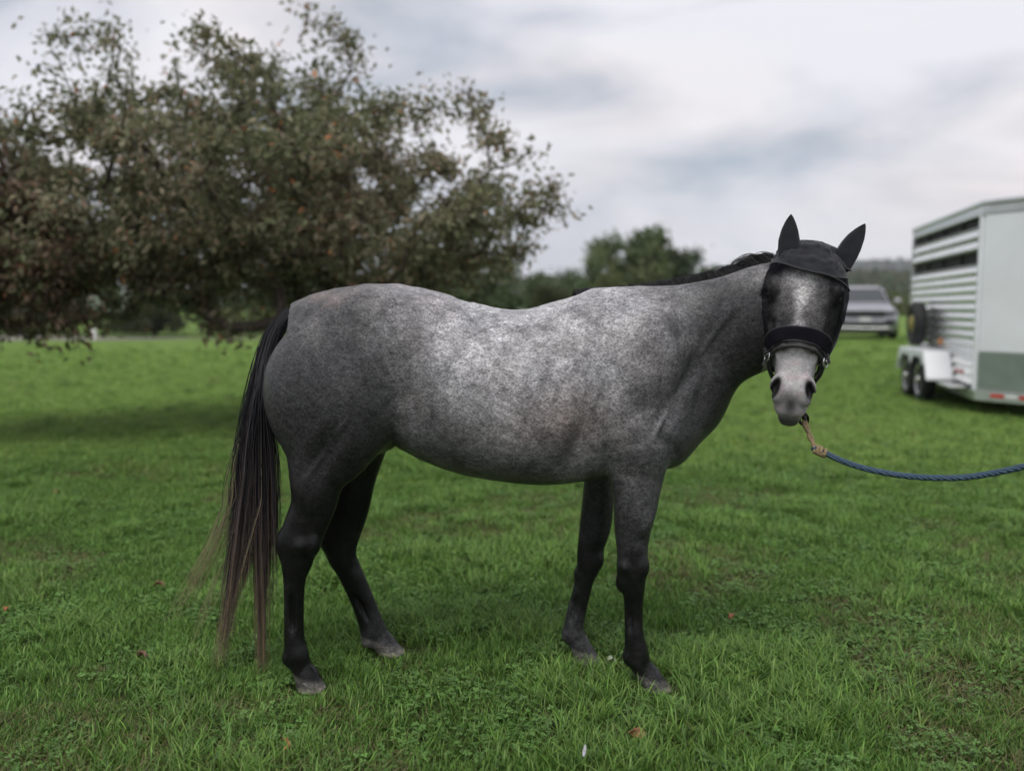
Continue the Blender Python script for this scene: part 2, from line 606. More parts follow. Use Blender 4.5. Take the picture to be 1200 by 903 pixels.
def build_grass():
    coll = bpy.data.collections.new('grass_tufts')
    tufts = []
    for s in range(4):
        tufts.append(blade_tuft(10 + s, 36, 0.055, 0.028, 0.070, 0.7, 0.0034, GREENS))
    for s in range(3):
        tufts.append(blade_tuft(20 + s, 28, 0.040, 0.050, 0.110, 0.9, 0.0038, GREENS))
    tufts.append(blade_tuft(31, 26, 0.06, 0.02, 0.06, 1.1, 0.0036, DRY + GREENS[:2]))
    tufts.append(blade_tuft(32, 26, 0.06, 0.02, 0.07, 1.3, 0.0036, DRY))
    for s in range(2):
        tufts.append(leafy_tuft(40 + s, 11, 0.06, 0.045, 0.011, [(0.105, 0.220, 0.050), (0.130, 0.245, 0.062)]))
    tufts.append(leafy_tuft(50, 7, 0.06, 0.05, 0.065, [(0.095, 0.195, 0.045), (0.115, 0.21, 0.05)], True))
    for s in range(3):                                                                 # short mown grass further out, sky sheen painted in as paler green
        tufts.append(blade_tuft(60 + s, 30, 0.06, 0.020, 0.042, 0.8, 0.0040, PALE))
    for k, (V, Lp, S, C) in enumerate(tufts):
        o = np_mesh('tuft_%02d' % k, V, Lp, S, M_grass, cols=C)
        scene.collection.objects.unlink(o)
        coll.objects.link(o)
    # points: denser near the camera
    P = []
    for y0, y1, dens, sc in ((2.1, 4.2, 900, 0.95), (4.2, 7, 680, 0.95), (7, 12, 330, 1.25), (12, 20, 120, 1.6), (20, 36, 32, 2.4)):
        hw0 = 0.66 * y1 + 0.5
        n = int(dens * 2 * hw0 * (y1 - y0))
        x = (rng.random(n) * 2 - 1) * hw0
        y = y0 + (y1 - y0) * rng.random(n)
        k = np.abs(x) < 0.66 * y + 0.45
        k &= rng.random(len(y)) > sstep(16, 36, y)
        x, y = x[k], y[k]
        P.append(np.stack([x, y, np.full(len(x), sc)], 1))
    P = np.concatenate(P)
    n = len(P)
    q = np.stack([P[:, 0], P[:, 1], np.zeros(n)], 1)
    a = vn(q, 1.1)
    b = vn(q + 31.7, 2.6)
    c = vn(q + 71.3, 0.55)
    d = vn(q + 11.3, 4.5)
    u = rng.random(n)
    idx = rng.integers(0, 4, n)
    idx = np.where((b > 0.58) & (u < 0.75), 4 + rng.integers(0, 3, n), idx)           # longer clumps
    idx = np.where((a > 0.50) & (u < 0.22), 7, idx)
    idx = np.where((a > 0.64) & (u < 0.42), 8, idx)                                    # dry thatch patches
    idx = np.where((d > 0.52) & (u > 0.66), 9 + rng.integers(0, 2, n), idx)            # clover
    idx = np.where((rng.random(n) < 0.007) & (P[:, 1] < 6), 11, idx)                   # dandelions
    idx = np.where(rng.random(n) < sstep(4.5, 9.5, P[:, 1] + 3 * (c - .5)) * .92, 12 + rng.integers(0, 3, n), idx)  # tufts with painted-in sheen take over with distance
    sc = P[:, 2] * (0.75 + 0.5 * rng.random(n)) * (0.8 + 0.45 * b)
    # thin, worn spots with straw showing
    for wx, wy, wr in ((770, 850, .22), (500, 785, .16), (880, 655, .30), (1010, 700, .30), (120, 800, .22), (700, 790, .15), (265, 745, .12), (1120, 620, .35), (30, 640, .3)):
        c0 = on_ground(wx, wy)
        dd = np.hypot((P[:, 0] - c0[0]), (P[:, 1] - c0[1]) * .8) + .10 * (d - .5)
        hit = rng.random(n) < .42 * (1 - sstep(wr * .3, wr, dd))
        idx = np.where(hit, 7 + rng.integers(0, 2, n), idx)
        sc = np.where(hit, sc * .8, sc)
    # hooves press the grass down
    for hx, hy in HOOVES:
        dd = np.hypot(P[:, 0] - hx, P[:, 1] - hy)
        sc *= 0.35 + 0.65 * sstep(0.05, 0.16, dd)
        sc = np.where(dd < 0.045, 0.02, sc)
    z = ground_z(P[:, 0], P[:, 1])
    me = bpy.data.meshes.new('grass')
    me.vertices.add(n)
    me.vertices.foreach_set('co', np.stack([P[:, 0], P[:, 1], z], 1).astype(np.float32).ravel())
    for nm, tp, arr in (('idx', 'INT', idx.astype(np.int32)), ('sc', 'FLOAT', sc.astype(np.float32)), ('rz', 'FLOAT', (rng.random(n) * 6.283).astype(np.float32))):
        at = me.attributes.new(nm, tp, 'POINT')
        at.data.foreach_set('value', arr)
    o = link(bpy.data.objects.new('grass', me))
    tag(o, 'short green grass with clover covering the lawn', 'grass', kind='stuff')
    ng = bpy.data.node_groups.new('grass_scatter', 'GeometryNodeTree')
    ng.interface.new_socket('Geometry', in_out='INPUT', socket_type='NodeSocketGeometry')
    ng.interface.new_socket('Geometry', in_out='OUTPUT', socket_type='NodeSocketGeometry')
    gi = ng.nodes.new('NodeGroupInput')
    go = ng.nodes.new('NodeGroupOutput')
    ci = ng.nodes.new('GeometryNodeCollectionInfo')
    ci.inputs['Collection'].default_value = coll
    ci.inputs['Separate Children'].default_value = True
    ci.inputs['Reset Children'].default_value = True
    ip = ng.nodes.new('GeometryNodeInstanceOnPoints')
    ip.inputs['Pick Instance'].default_value = True

    def named(nm, tp):
        q_ = ng.nodes.new('GeometryNodeInputNamedAttribute')
        q_.data_type = tp
        q_.inputs['Name'].default_value = nm
        return q_.outputs['Attribute']
    cmb = ng.nodes.new('ShaderNodeCombineXYZ')
    ng.links.new(named('rz', 'FLOAT'), cmb.inputs['Z'])
    ng.links.new(gi.outputs[0], ip.inputs['Points'])
    ng.links.new(ci.outputs[0], ip.inputs['Instance'])
    ng.links.new(named('idx', 'INT'), ip.inputs['Instance Index'])
    ng.links.new(cmb.outputs[0], ip.inputs['Rotation'])
    ng.links.new(named('sc', 'FLOAT'), ip.inputs['Scale'])
    ng.links.new(ip.outputs[0], go.inputs[0])
    md = o.modifiers.new('scatter', 'NODES')
    md.node_group = ng

# ------------------------------------------------------------------ horse
YM = 3.25                                    # the horse's mid plane
HOOVES = [(W(768, 806, 3.10)[0], 3.10), (W(688, 770, 3.36)[0], 3.36), (W(366, 806, 3.10)[0], 3.10), (W(460, 762, 3.44)[0], 3.44)]


class Field:
    def __init__(self, lo, hi, h):
        self.lo, self.h = np.array(lo, float), h
        self.n = np.ceil((np.array(hi) - self.lo) / h).astype(int) + 1
        self.F = np.full(tuple(self.n), 0.12, np.float32)

    def sub(self, lo, hi):
        i0 = np.clip(np.floor((np.array(lo) - self.lo) / self.h).astype(int), 0, self.n - 1)
        i1 = np.clip(np.ceil((np.array(hi) - self.lo) / self.h).astype(int) + 1, 1, self.n)
        sl = tuple(slice(a, b) for a, b in zip(i0, i1))
        ax = [(self.lo[k] + self.h * np.arange(i0[k], i1[k])).astype(np.float32) for k in range(3)]
        G = np.meshgrid(*ax, indexing='ij')
        return sl, np.stack([g.ravel() for g in G], 1), G[0].shape

    def block(self, lo, hi):
        i0 = np.clip(np.floor((np.array(lo) - self.lo) / self.h).astype(int), 0, self.n - 1)
        i1 = np.clip(np.ceil((np.array(hi) - self.lo) / self.h).astype(int) + 1, 1, self.n)
        ax = [(self.lo[k] + self.h * np.arange(i0[k], i1[k])).astype(np.float32) for k in range(3)]
        return tuple(slice(a, b) for a, b in zip(i0, i1)), ax, tuple(i1 - i0)

    def union(self, d, sl, k):
        a = self.F[sl]
        hh = np.maximum(k - np.abs(a - d), 0) / k
        self.F[sl] = np.minimum(a, d) - hh * hh * k * 0.25

    def carve(self, d, sl, k):
        a = self.F[sl]
        b = -d
        hh = np.maximum(k - np.abs(a - b), 0) / k
        self.F[sl] = np.maximum(a, b) + hh * hh * k * 0.25

    def ellipsoid(self, c, r, k=0.03, rot=None, carve=False):
        c, r = np.array(c, float), np.array(r, float)
        m = r.max() + k + 0.02
        sl, P, shp = self.sub(c - m, c + m)
        q = P - c.astype(np.float32)
        if rot is not None:
            q = q @ np.array(rot, np.float32)        # columns are the local axes
        k0 = np.linalg.norm(q / r, axis=1)
        k1 = np.linalg.norm(q / (r * r), axis=1) + 1e-9
        d = (k0 * (k0 - 1) / k1).reshape(shp).astype(np.float32)
        (self.carve if carve else self.union)(d, sl, k)

    def tube(self, st, ref, n=40, k=0.03, p=2.0):
        """st rows: x,y,z, half size across (in the plane normal to ref), half size along ref."""
        S = catmull(st, n)
        C, A, B = S[:, :3].astype(np.float32), S[:, 3].astype(np.float32), S[:, 4].astype(np.float32)
        m = max(A.max(), B.max()) + k + 0.02
        sl, ax, shp = self.block(C.min(0) - m, C.max(0) + m)
        best = np.full(shp, 1e9, np.float32)
        res = np.full(shp, 0.12, np.float32)
        ref = np.array(ref, np.float32)
        for i in range(n - 1):
            a, b = C[i], C[i + 1]
            ab = b - a
            l2 = float(ab @ ab)
            if l2 < 1e-10:
                continue
            Tn = ab / math.sqrt(l2)
            Bn = ref - Tn * float(ref @ Tn)
            Bn /= np.linalg.norm(Bn)
            An = np.cross(Tn, Bn)
            mm = max(A[i], B[i], A[i + 1], B[i + 1]) + k + 0.02
            al = 1.0 if i in (0, n - 2) else 0.4
            mg = mm * np.sqrt(np.maximum(1 - Tn * Tn, 0)) + al * mm * np.abs(Tn)
            lo, hi = np.minimum(a, b) - mg, np.maximum(a, b) + mg
            ss, G = [], []
            for c in range(3):
                i0, i1 = np.searchsorted(ax[c], lo[c]), np.searchsorted(ax[c], hi[c])
                ss.append(slice(i0, i1))
                sh = [1, 1, 1]
                sh[c] = -1
                G.append((ax[c][i0:i1] - a[c]).reshape(sh))
            ss = tuple(ss)
            if 0 in best[ss].shape:
                continue

            def dot(d):
                return G[0] * d[0] + G[1] * d[1] + G[2] * d[2]
            s_ = dot(Tn)
            ln = math.sqrt(l2)
            t = np.clip(s_ / ln, 0, 1)
            qt = s_ - t * ln
            qa, qb = dot(An), dot(Bn)
            d2 = qa * qa + qb * qb + qt * qt
            ra = A[i] + (A[i + 1] - A[i]) * t
            rb = B[i] + (B[i + 1] - B[i]) * t
            rt = np.minimum(ra, rb)
            if p == 2.0:
                xa, xb, xt = qa / ra, qb / rb, qt / rt
                k0 = np.sqrt(xa * xa + xb * xb + xt * xt)
                xa /= ra
                xb /= rb
                xt /= rt
                d = k0 * (k0 - 1) / (np.sqrt(xa * xa + xb * xb + xt * xt) + 1e-6)
            else:
                k0 = (np.abs(qa / ra) ** p + np.abs(qb / rb) ** p + np.abs(qt / rt) ** p) ** (1 / p)
                d = (k0 - 1) * rt
            bt = d2 < best[ss] - 1e-9
            best[ss] = np.where(bt, d2, best[ss])
            res[ss] = np.where(bt, d, res[ss])
        self.union(res, sl, k)

    def mesh(self):
        g = vdb.FloatGrid(background=0.12)
        g.copyFromArray(self.F)
        V, Q = g.convertToQuads(0.0)[:2]
        return V * self.h + self.lo, Q[:, ::-1]


def st(l, r, Y, b):
    """Station from its two outline points in the photograph, at depth Y, half thickness b."""
    p, q = W(l[0], l[1], Y), W(r[0], r[1], Y)
    c = (p + q) / 2
    return [*c, np.linalg.norm(p - q) / 2, b]


# head frame: U down the face, V to the viewer's right, Wd out of the face
HO = W(949, 287, 2.99)
HU = W(924, 495, 2.93) - HO
HEAD_LEN = np.linalg.norm(HU)
HU = HU / HEAD_LEN
HW = np.array([0.02, 0, CAM_H + 0.05]) - W(940, 380, 2.95)
HW = HW - HU * (HW @ HU)
HW /= np.linalg.norm(HW)
HV = np.cross(HU, HW)
if HV[0] < 0:
    HV = -HV
HROT = np.stack([HU, HV, HW], 1)


def H(u, v, w):
    return HO + HU * u + HV * v + HW * w


HEAD_ST = [(0.035, -0.06, -0.15, 0.060), (0.065, -0.015, -0.18, 0.088), (0.11, 0.012, -0.21, 0.108), (0.16, 0.024, -0.25, 0.122),
           (0.22, 0.026, -0.265, 0.118), (0.29, 0.024, -0.245, 0.104), (0.36, 0.020, -0.20, 0.084), (0.42, 0.016, -0.165, 0.071),
           (0.48, 0.018, -0.145, 0.063), (0.53, 0.014, -0.135, 0.064), (0.57, 0.000, -0.125, 0.055), (0.592, -0.022, -0.110, 0.040)]


def build_horse_mesh():
    fld = Field((-1.15, 2.70, -0.02), (1.42, 3.68, 1.72), 0.0062)
    # trunk
    trunk = [(338, 402, 505, .07), (350, 378, 530, .15), (370, 356, 545, .225), (404, 338, 540, .268), (450, 331, 522, .285),
             (485, 337, 518, .280), (520, 347, 540, .285), (560, 358, 556, .300), (600, 363, 563, .312), (640, 359, 564, .312),
             (680, 348, 562, .292), (720, 341, 560, .262), (760, 345, 556, .235), (790, 365, 546, .200), (808, 400, 522, .150)]
    fld.tube([st((x, t), (x, b), YM, w) for x, t, b, w in trunk], (0, 1, 0), 30, 0.02)
    # neck
    neck = [st((690, 346), (800, 520), 3.25, .165), st((742, 340), (818, 490), 3.245, .140), st((795, 333), (842, 464), 3.22, .118),
            st((848, 323), (874, 443), 3.17, .104), st((893, 309), (908, 430), 3.125, .098), st((930, 303), (942, 428), 3.10, .090)]
    fld.tube(neck, (0.15, 1, 0), 20, 0.07)
    # breast
    fld.ellipsoid(W(778, 500, 3.25), (.12, .20, .16), 0.06)
    # buttocks and thighs
    for sg in (-1, 1):
        fld.ellipsoid(W(378, 455, 3.25) + [0, sg * .12, 0], (.185, .15, .25), 0.05)
        fld.ellipsoid(W(418, 470, 3.25) + [0, sg * .15, -.01], (.13, .13, .21), 0.06)
        fld.ellipsoid(W(447, 372, 3.25) + [0, sg * .15, 0], (.14, .10, .10), 0.08)      # hip
        # shoulder and upper arm
        fld.ellipsoid(W(735, 430, 3.25) + [0, sg * .165, 0], (.13, .085, .24), 0.05, rot=rot_y(18))
        fld.ellipsoid(W(742, 510, 3.25) + [0, sg * .165, 0], (.12, .09, .12), 0.05)
        fld.ellipsoid(W(640, 480, 3.25) + [0, sg * .10, 0], (.30, .20, .24), 0.08)      # spring of ribs
    fld.tube([st((344, 358), (352, 372), YM, .035), st((330, 370), (342, 380), YM, .030), st((316, 394), (328, 400), YM, .024), st((306, 420), (316, 424), YM, .016)], (0, 1, 0), 12, 0.04)
    near_hind = [st((316, 440), (466, 440), 3.14, .12), st((317, 490), (458, 490), 3.12, .115), st((328, 532), (434, 527), 3.11, .095),
                 st((338, 562), (405, 560), 3.11, .070), st((341, 590), (394, 590), 3.11, .056), st((332, 620), (382, 616), 3.11, .048),
                 st((326, 639), (374, 637), 3.11, .047), st((329, 660), (366, 658), 3.11, .042), st((332, 680), (358, 680), 3.11, .034),
                 st((333, 715), (356, 715), 3.11, .031), st((333, 748), (357, 747), 3.105, .033), st((334, 769), (362, 766), 3.10, .038),
                 st((341, 784), (365, 778), 3.10, .034), st((345, 791), (370, 786), 3.10, .036)]
    far_hind = [st((365, 450), (462, 450), 3.37, .12), st((375, 505), (458, 508), 3.38, .10), st((386, 560), (441, 556), 3.40, .066),
                st((384, 597), (432, 595), 3.41, .054), st((377, 632), (421, 621), 3.42, .047), st((384, 656), (417, 645), 3.42, .042),
                st((395, 673), (423, 663), 3.425, .034), st((410, 704), (436, 694), 3.43, .031), st((420, 731), (447, 721), 3.435, .033),
                st((425, 749), (454, 737), 3.44, .038), st((436, 756), (459, 744), 3.44, .034)]
    near_fore = [st((708, 495), (788, 500), 3.09, .085), st((712, 545), (781, 545), 3.10, .078), st((718, 580), (773, 580), 3.105, .062),
                 st((720, 620), (763, 620), 3.105, .050), st((723, 646), (759, 646), 3.105, .044), st((723, 671), (758, 670), 3.105, .046),
                 st((728, 688), (756, 688), 3.105, .040), st((731, 705), (754, 705), 3.105, .031), st((732, 738), (754, 738), 3.10, .031),
                 st((732, 765), (760, 762), 3.10, .038), st((738, 780), (763, 775), 3.10, .034), st((744, 790), (769, 783), 3.10, .035)]
    far_fore = [st((690, 500), (745, 500), 3.39, .085), st((686, 545), (722, 545), 3.385, .075), st((682, 590), (719, 590), 3.38, .060),
                st((679, 617), (716, 617), 3.375, .050), st((676, 646), (706, 646), 3.37, .043), st((676, 662), (704, 662), 3.37, .045),
                st((674, 679), (696, 679), 3.37, .038), st((667, 705), (689, 708), 3.365, .031), st((661, 730), (684, 734), 3.36, .031),
                st((660, 741), (686, 744), 3.36, .037), st((667, 752), (689, 749), 3.36, .034)]
    for lg, kk in ((near_hind, .035), (far_hind, .035), (near_fore, .03), (far_fore, .03)):
        fld.tube(lg, (0, 1, 0), 44, kk)
    # point of hock tendons, backs of knees
    for (px, py, Y, rx, rz) in ((331, 637, 3.11, .022, .05), (381, 630, 3.42, .022, .05), (727, 683, 3.105, .018, .03), (678, 672, 3.37, .018, .03)):
        fld.ellipsoid(W(px, py, Y), (rx, .022, rz), 0.02)
    # fetlock backs, knee fronts, and the groove between cannon bone and tendon
    for (px, py, Y, rx, rz) in ((337, 771, 3.10, .020, .026), (736, 770, 3.10, .020, .026), (664, 744, 3.36, .018, .024), (429, 751, 3.44, .018, .024), (753, 664, 3.085, .024, .036), (701, 655, 3.355, .022, .034), (367, 638, 3.085, .024, .040), (731, 664, 3.08, .016, .022), (352, 640, 3.075, .018, .030)):
        fld.ellipsoid(W(px, py, Y), (rx, .026, rz), 0.022)
    for (px, py, Y, tilt, hz) in ((342, 718, 3.080, 0, .075), (739, 722, 3.076, 0, .060), (672, 715, 3.338, 14, .050), (424, 712, 3.404, -24, .060)):
        fld.ellipsoid(W(px, py, Y), (.0095, .016, hz), 0.010, rot=rot_y(tilt), carve=True)
    # forearm and gaskin muscle
    fld.ellipsoid(W(752, 590, 3.07), (.050, .035, .11), 0.03)
    fld.ellipsoid(W(364, 560, 3.07), (.055, .035, .12), 0.03)
    # hooves
    hoof = [((346, 795), (374, 789), (350, 813), (384, 813), 3.10), ((748, 795), (774, 788), (757, 813), (789, 813), 3.10),
            ((668, 757), (691, 752), (674, 778), (705, 778), 3.36), ((440, 760), (462, 748), (447, 770), (476, 769), 3.44)]
    for a, b, c, d, Y in hoof:
        fld.tube([st(a, b, Y, .043), st(((a[0] + c[0]) / 2, (a[1] + c[1]) / 2), ((b[0] + d[0]) / 2, (b[1] + d[1]) / 2), Y, .050), st(c, d, Y, .056)], (0, 1, 0), 8, 0.008)
    # hollows that separate the muscles
    for sg in (-1, 1):
        c = W(480, 455, 3.25)
        fld.ellipsoid([c[0], YM + sg * .37, c[2]], (.05, .10, .17), 0.10, rot=rot_y(-12), carve=True)     # flank
        c = W(672, 520, 3.25)
        fld.ellipsoid([c[0], YM + sg * .345, c[2]], (.025, .08, .16), 0.08, rot=rot_y(14), carve=True)    # behind the shoulder
        c = W(800, 430, 3.25)
        fld.ellipsoid([c[0], YM + sg * .248, c[2]], (.02, .08, .17), 0.07, rot=rot_y(32), carve=True)     # in front of the shoulder
        c = W(776, 520, 3.25)
        fld.ellipsoid([c[0], YM + sg * .265, c[2]], (.012, .06, .07), 0.04, rot=rot_y(-24), carve=True)     # point of the shoulder
        c = W(712, 545, 3.25)
        fld.ellipsoid([c[0], YM + sg * .315, c[2]], (.07, .06, .012), 0.035, rot=rot_y(20), carve=True)     # elbow fold
        c = W(455, 500, 3.25)
        fld.ellipsoid([c[0], YM + sg * .325, c[2]], (.014, .06, .07), 0.04, rot=rot_y(-32), carve=True)     # stifle fold
        c = W(395, 520, 3.25)
        fld.ellipsoid([c[0], YM + sg * .345, c[2]], (.02, .10, .10), 0.06, rot=rot_y(35), carve=True)
    c = W(352, 560, 3.25)
    fld.ellipsoid([c[0] - .03, YM, c[2] - .08], (.09, .03, .13), 0.05, carve=True)                                # cleft between the thighs
    # head
    hs = [[*H(u, 0, (f + b) / 2), (f - b) / 2, hw] for u, f, b, hw in HEAD_ST]
    fld.tube(hs, HV, 32, 0.03, p=2.35)
    for sg in (-1, 1):
        fld.ellipsoid(H(.155, sg * .104, -.030), (.044, .030, .036), 0.02, rot=HROT)         # brow
        fld.ellipsoid(H(.26, sg * .080, -.15), (.13, .042, .085), 0.04, rot=HROT)           # jowl
        fld.ellipsoid(H(.30, sg * .062, -.015), (.10, .014, .014), 0.02, rot=HROT)           # facial crest
        fld.ellipsoid(H(.505, sg * .047, .000), (.052, .032, .028), 0.02, rot=HROT)          # nostril rim
        fld.ellipsoid(H(.178, sg * .128, -.028), (.016, .016, .020), 0.012, rot=HROT, carve=True)
        ca, sa = math.cos(sg * .28), math.sin(sg * .28)
        rn = np.stack([HU * ca + HV * sa, -HU * sa + HV * ca, HW], 1)
        fld.ellipsoid(H(.510, sg * .060, .016), (.040, .0155, .032), 0.010, rot=rn, carve=True)  # nostril
    fld.ellipsoid(H(.575, 0, -.028), (.03, .045, .032), 0.02, rot=HROT)                        # upper lip
    fld.ellipsoid(H(.572, 0, -.092), (.032, .036, .028), 0.02, rot=HROT)                      # chin
    fld.ellipsoid(H(.600, 0, -.060), (.012, .09, .006), 0.012, rot=HROT, carve=True)         # mouth line
    fld.F[:] = np.maximum(fld.F, (0.004 - (fld.lo[2] + fld.h * np.arange(fld.n[2])))[None, None, :].astype(np.float32))
    return fld.mesh()


def rot_y(deg):
    a = R(deg)
    return np.array([[math.cos(a), 0, math.sin(a)], [0, 1, 0], [-math.sin(a), 0, math.cos(a)]])


def to_px(P):
    """Outline coordinates used to lay the coat pattern along the animal (side elevation at its mid plane)."""
    Y = YM
    cp, sp = math.cos(PITCH), math.sin(PITCH)
    dz = P[:, 2] - CAM_H
    f = Y * cp - dz * sp
    return CX + F_PX * P[:, 0] / f, CY - F_PX * (Y * sp + dz * cp) / f


# coat tones on the side elevation, painted leg highlights last: column, row, grey, reach
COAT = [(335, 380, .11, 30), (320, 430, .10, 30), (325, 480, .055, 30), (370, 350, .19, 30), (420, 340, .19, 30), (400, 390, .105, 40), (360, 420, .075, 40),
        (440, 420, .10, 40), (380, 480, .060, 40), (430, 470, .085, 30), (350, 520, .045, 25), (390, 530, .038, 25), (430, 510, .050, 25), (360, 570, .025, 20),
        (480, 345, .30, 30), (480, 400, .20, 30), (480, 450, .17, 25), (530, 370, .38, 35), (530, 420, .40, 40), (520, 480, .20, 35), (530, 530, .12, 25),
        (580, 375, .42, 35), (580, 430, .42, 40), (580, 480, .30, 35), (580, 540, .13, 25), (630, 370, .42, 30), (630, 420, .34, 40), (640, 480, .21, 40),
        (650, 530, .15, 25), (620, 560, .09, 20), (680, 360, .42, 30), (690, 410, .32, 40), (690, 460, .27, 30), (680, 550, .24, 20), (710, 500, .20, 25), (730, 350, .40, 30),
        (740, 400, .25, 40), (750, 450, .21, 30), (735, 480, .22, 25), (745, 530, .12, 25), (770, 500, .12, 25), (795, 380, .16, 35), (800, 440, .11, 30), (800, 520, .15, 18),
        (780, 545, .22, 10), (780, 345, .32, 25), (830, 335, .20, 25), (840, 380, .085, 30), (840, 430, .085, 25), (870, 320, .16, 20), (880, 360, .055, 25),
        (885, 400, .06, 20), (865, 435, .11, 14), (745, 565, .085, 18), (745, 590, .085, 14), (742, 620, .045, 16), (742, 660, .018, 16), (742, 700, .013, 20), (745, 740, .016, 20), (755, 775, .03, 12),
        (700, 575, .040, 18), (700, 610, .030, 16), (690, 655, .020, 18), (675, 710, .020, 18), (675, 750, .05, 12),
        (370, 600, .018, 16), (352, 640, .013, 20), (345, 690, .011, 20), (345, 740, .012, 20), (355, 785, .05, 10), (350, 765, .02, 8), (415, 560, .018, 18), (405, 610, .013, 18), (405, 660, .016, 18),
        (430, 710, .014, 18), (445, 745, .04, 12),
        (346, 690, .060, 4), (346, 672, .050, 4), (346, 708, .045, 4), (417, 690, .060, 4), (428, 712, .060, 4), (422, 650, .05, 5), (667, 728, .075, 5), (672, 708, .06, 4), (684, 636, .05, 6), (745, 604, .14, 6), (744, 632, .09, 5), (741, 745, .045, 5), (738, 722, .04, 4)]  # pale leg streaks: glossy highlights painted into the coat colour


def coat_colors(V):
    px, py = to_px(V)
    num = np.zeros(len(V))
    den = np.zeros(len(V)) + 1e-9
    n0 = vn(V, 9.0) - .5
    n1 = vn(V + 5.5, 22.0) - .5
    qx, qy = px + 26 * n0 + 8 * n1, py + 26 * (vn(V + 9.1, 9.0) - .5) + 8 * n1
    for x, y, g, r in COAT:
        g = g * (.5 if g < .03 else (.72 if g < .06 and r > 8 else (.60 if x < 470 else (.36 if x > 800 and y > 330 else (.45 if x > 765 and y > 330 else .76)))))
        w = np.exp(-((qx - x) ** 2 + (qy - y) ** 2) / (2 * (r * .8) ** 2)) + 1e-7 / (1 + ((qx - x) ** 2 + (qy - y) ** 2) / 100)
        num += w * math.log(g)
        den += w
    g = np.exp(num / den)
    # dapples: paler rounded spots on the quarters, barrel and shoulder
    dap = vn(V + 1.7, 16.0) * .55 + vn(V + 4.2, 36.0) * .45 - .5
    g = g * (1 + 1.25 * dap * sstep(.02, .10, g))
    col = np.stack([g * .985, g * 0.985, g * 1.03], 1)
    brown = (.10 * np.exp(-((px - 655) / 45) ** 2 - ((py - 480) / 30) ** 2) + .16 * np.exp(-((px - 385) / 45) ** 2 - ((py - 350) / 22) ** 2) + .04 * vn(V + 8.8, 9.0)) * sstep(.05, .12, g)
    col *= np.stack([1 + brown, 1 - .2 * brown, 1 - .8 * brown], 1)
    # hooves
    rel_z = V[:, 2]
    hoofm = np.zeros(len(V))
    for hx, hy in HOOVES:
        dd = np.hypot(V[:, 0] - hx, V[:, 1] - hy)
        hoofm = np.maximum(hoofm, (dd < .14) * (1 - sstep(.040, .062, rel_z + .25 * (V[:, 0] - hx))))
    hc = (.075 + .05 * vn(V + 2.2, 60) + .02 * np.sin(V[:, 2] * 600))[:, None] * np.array([1.05, 1.0, .92])
    col = col * (1 - hoofm[:, None]) + hc * hoofm[:, None]
    # head, in its own axes
    q = V - HO
    u, v, w = q @ HU, q @ HV, q @ HW
    hm = sstep(-.02, .03, u) * (1 - sstep(.135, .15, np.abs(v))) * sstep(-.23, -.15, w + .10 * sstep(.25, .5, u)) * (V[:, 1] < 3.18) * ((px > 880) | ((u > .43) & (px > 840) & (V[:, 1] < 3.02)))
    g = .125 + .20 * (vn(V + 3.3, 20) - .5) + .14 * (vn(V + 1.3, 48) - .5)
    blaze = np.exp(-((v - .004 * np.sin(u * 20)) / (.016 + .012 * vn(V, 15) + .045 * np.exp(-((u - .115) / .045) ** 2) + .012 * sstep(.26, .34, u))) ** 2) * sstep(.05, .11, u)
    g = g + .58 * blaze * (.65 + .7 * vn(V + 2.9, 40)) * (1 - sstep(.28, .34, u) * .3)
    g = g + .10 * sstep(.13, .09, u) * 0 + .16 * np.exp(-((u - .12) / .04) ** 2) * (np.abs(v) < .08)
    eye = np.exp(-((u - .178) / .045) ** 2 - ((np.abs(v) - .115) / .038) ** 2)
    g = g * (1 - .75 * eye)
    nose = sstep(.33, .40, u)
    g = g * (1 - nose) + nose * (.45 + .20 * (vn(V + 6.1, 30) - .5))
    pinch = np.exp(-((u - .560) / .048) ** 2 - (v / .036) ** 2)
    g = g * (1 - .93 * pinch)
    nos = np.exp(-((u - .510) / .044) ** 2 - ((np.abs(v) - .060 - .2 * (u - .512)) / .018) ** 2)
    g = g * (1 - .95 * np.clip(nos * 1.6, 0, 1))
    lip = sstep(.59, .615, u)
    g = g * (1 - .75 * lip)
    side = sstep(.075, .12, np.abs(v)) * (1 - nose)
    g = g * (1 - .45 * side)  # cheeks darkened in the coat, painting in the mask's grazing-angle shade
    hc = np.stack([g * 1.02, g * .985, g * 1.0], 1)
    pink = nose * sstep(.58, .70, vn(V + 7.7, 38)) * (np.abs(v) < .06)
    hc *= np.stack([1 + .0 * pink, 1 - .10 * pink, 1 - .08 * pink], 1)
    col = col * (1 - hm[:, None]) + np.clip(hc, .01, 1) * hm[:, None]
    sw = 1 - hm * (.10 + .55 * nose)
    rim = hoofm * (1 - sstep(.012, .03, rel_z)) * sstep(.3, .6, vn(V + 5.2, 25))
    col = col * (1 - rim[:, None]) + np.array([.26, .24, .20]) * rim[:, None]
    return np.concatenate([np.clip(col, .004, .8), sw[:, None]], 1)


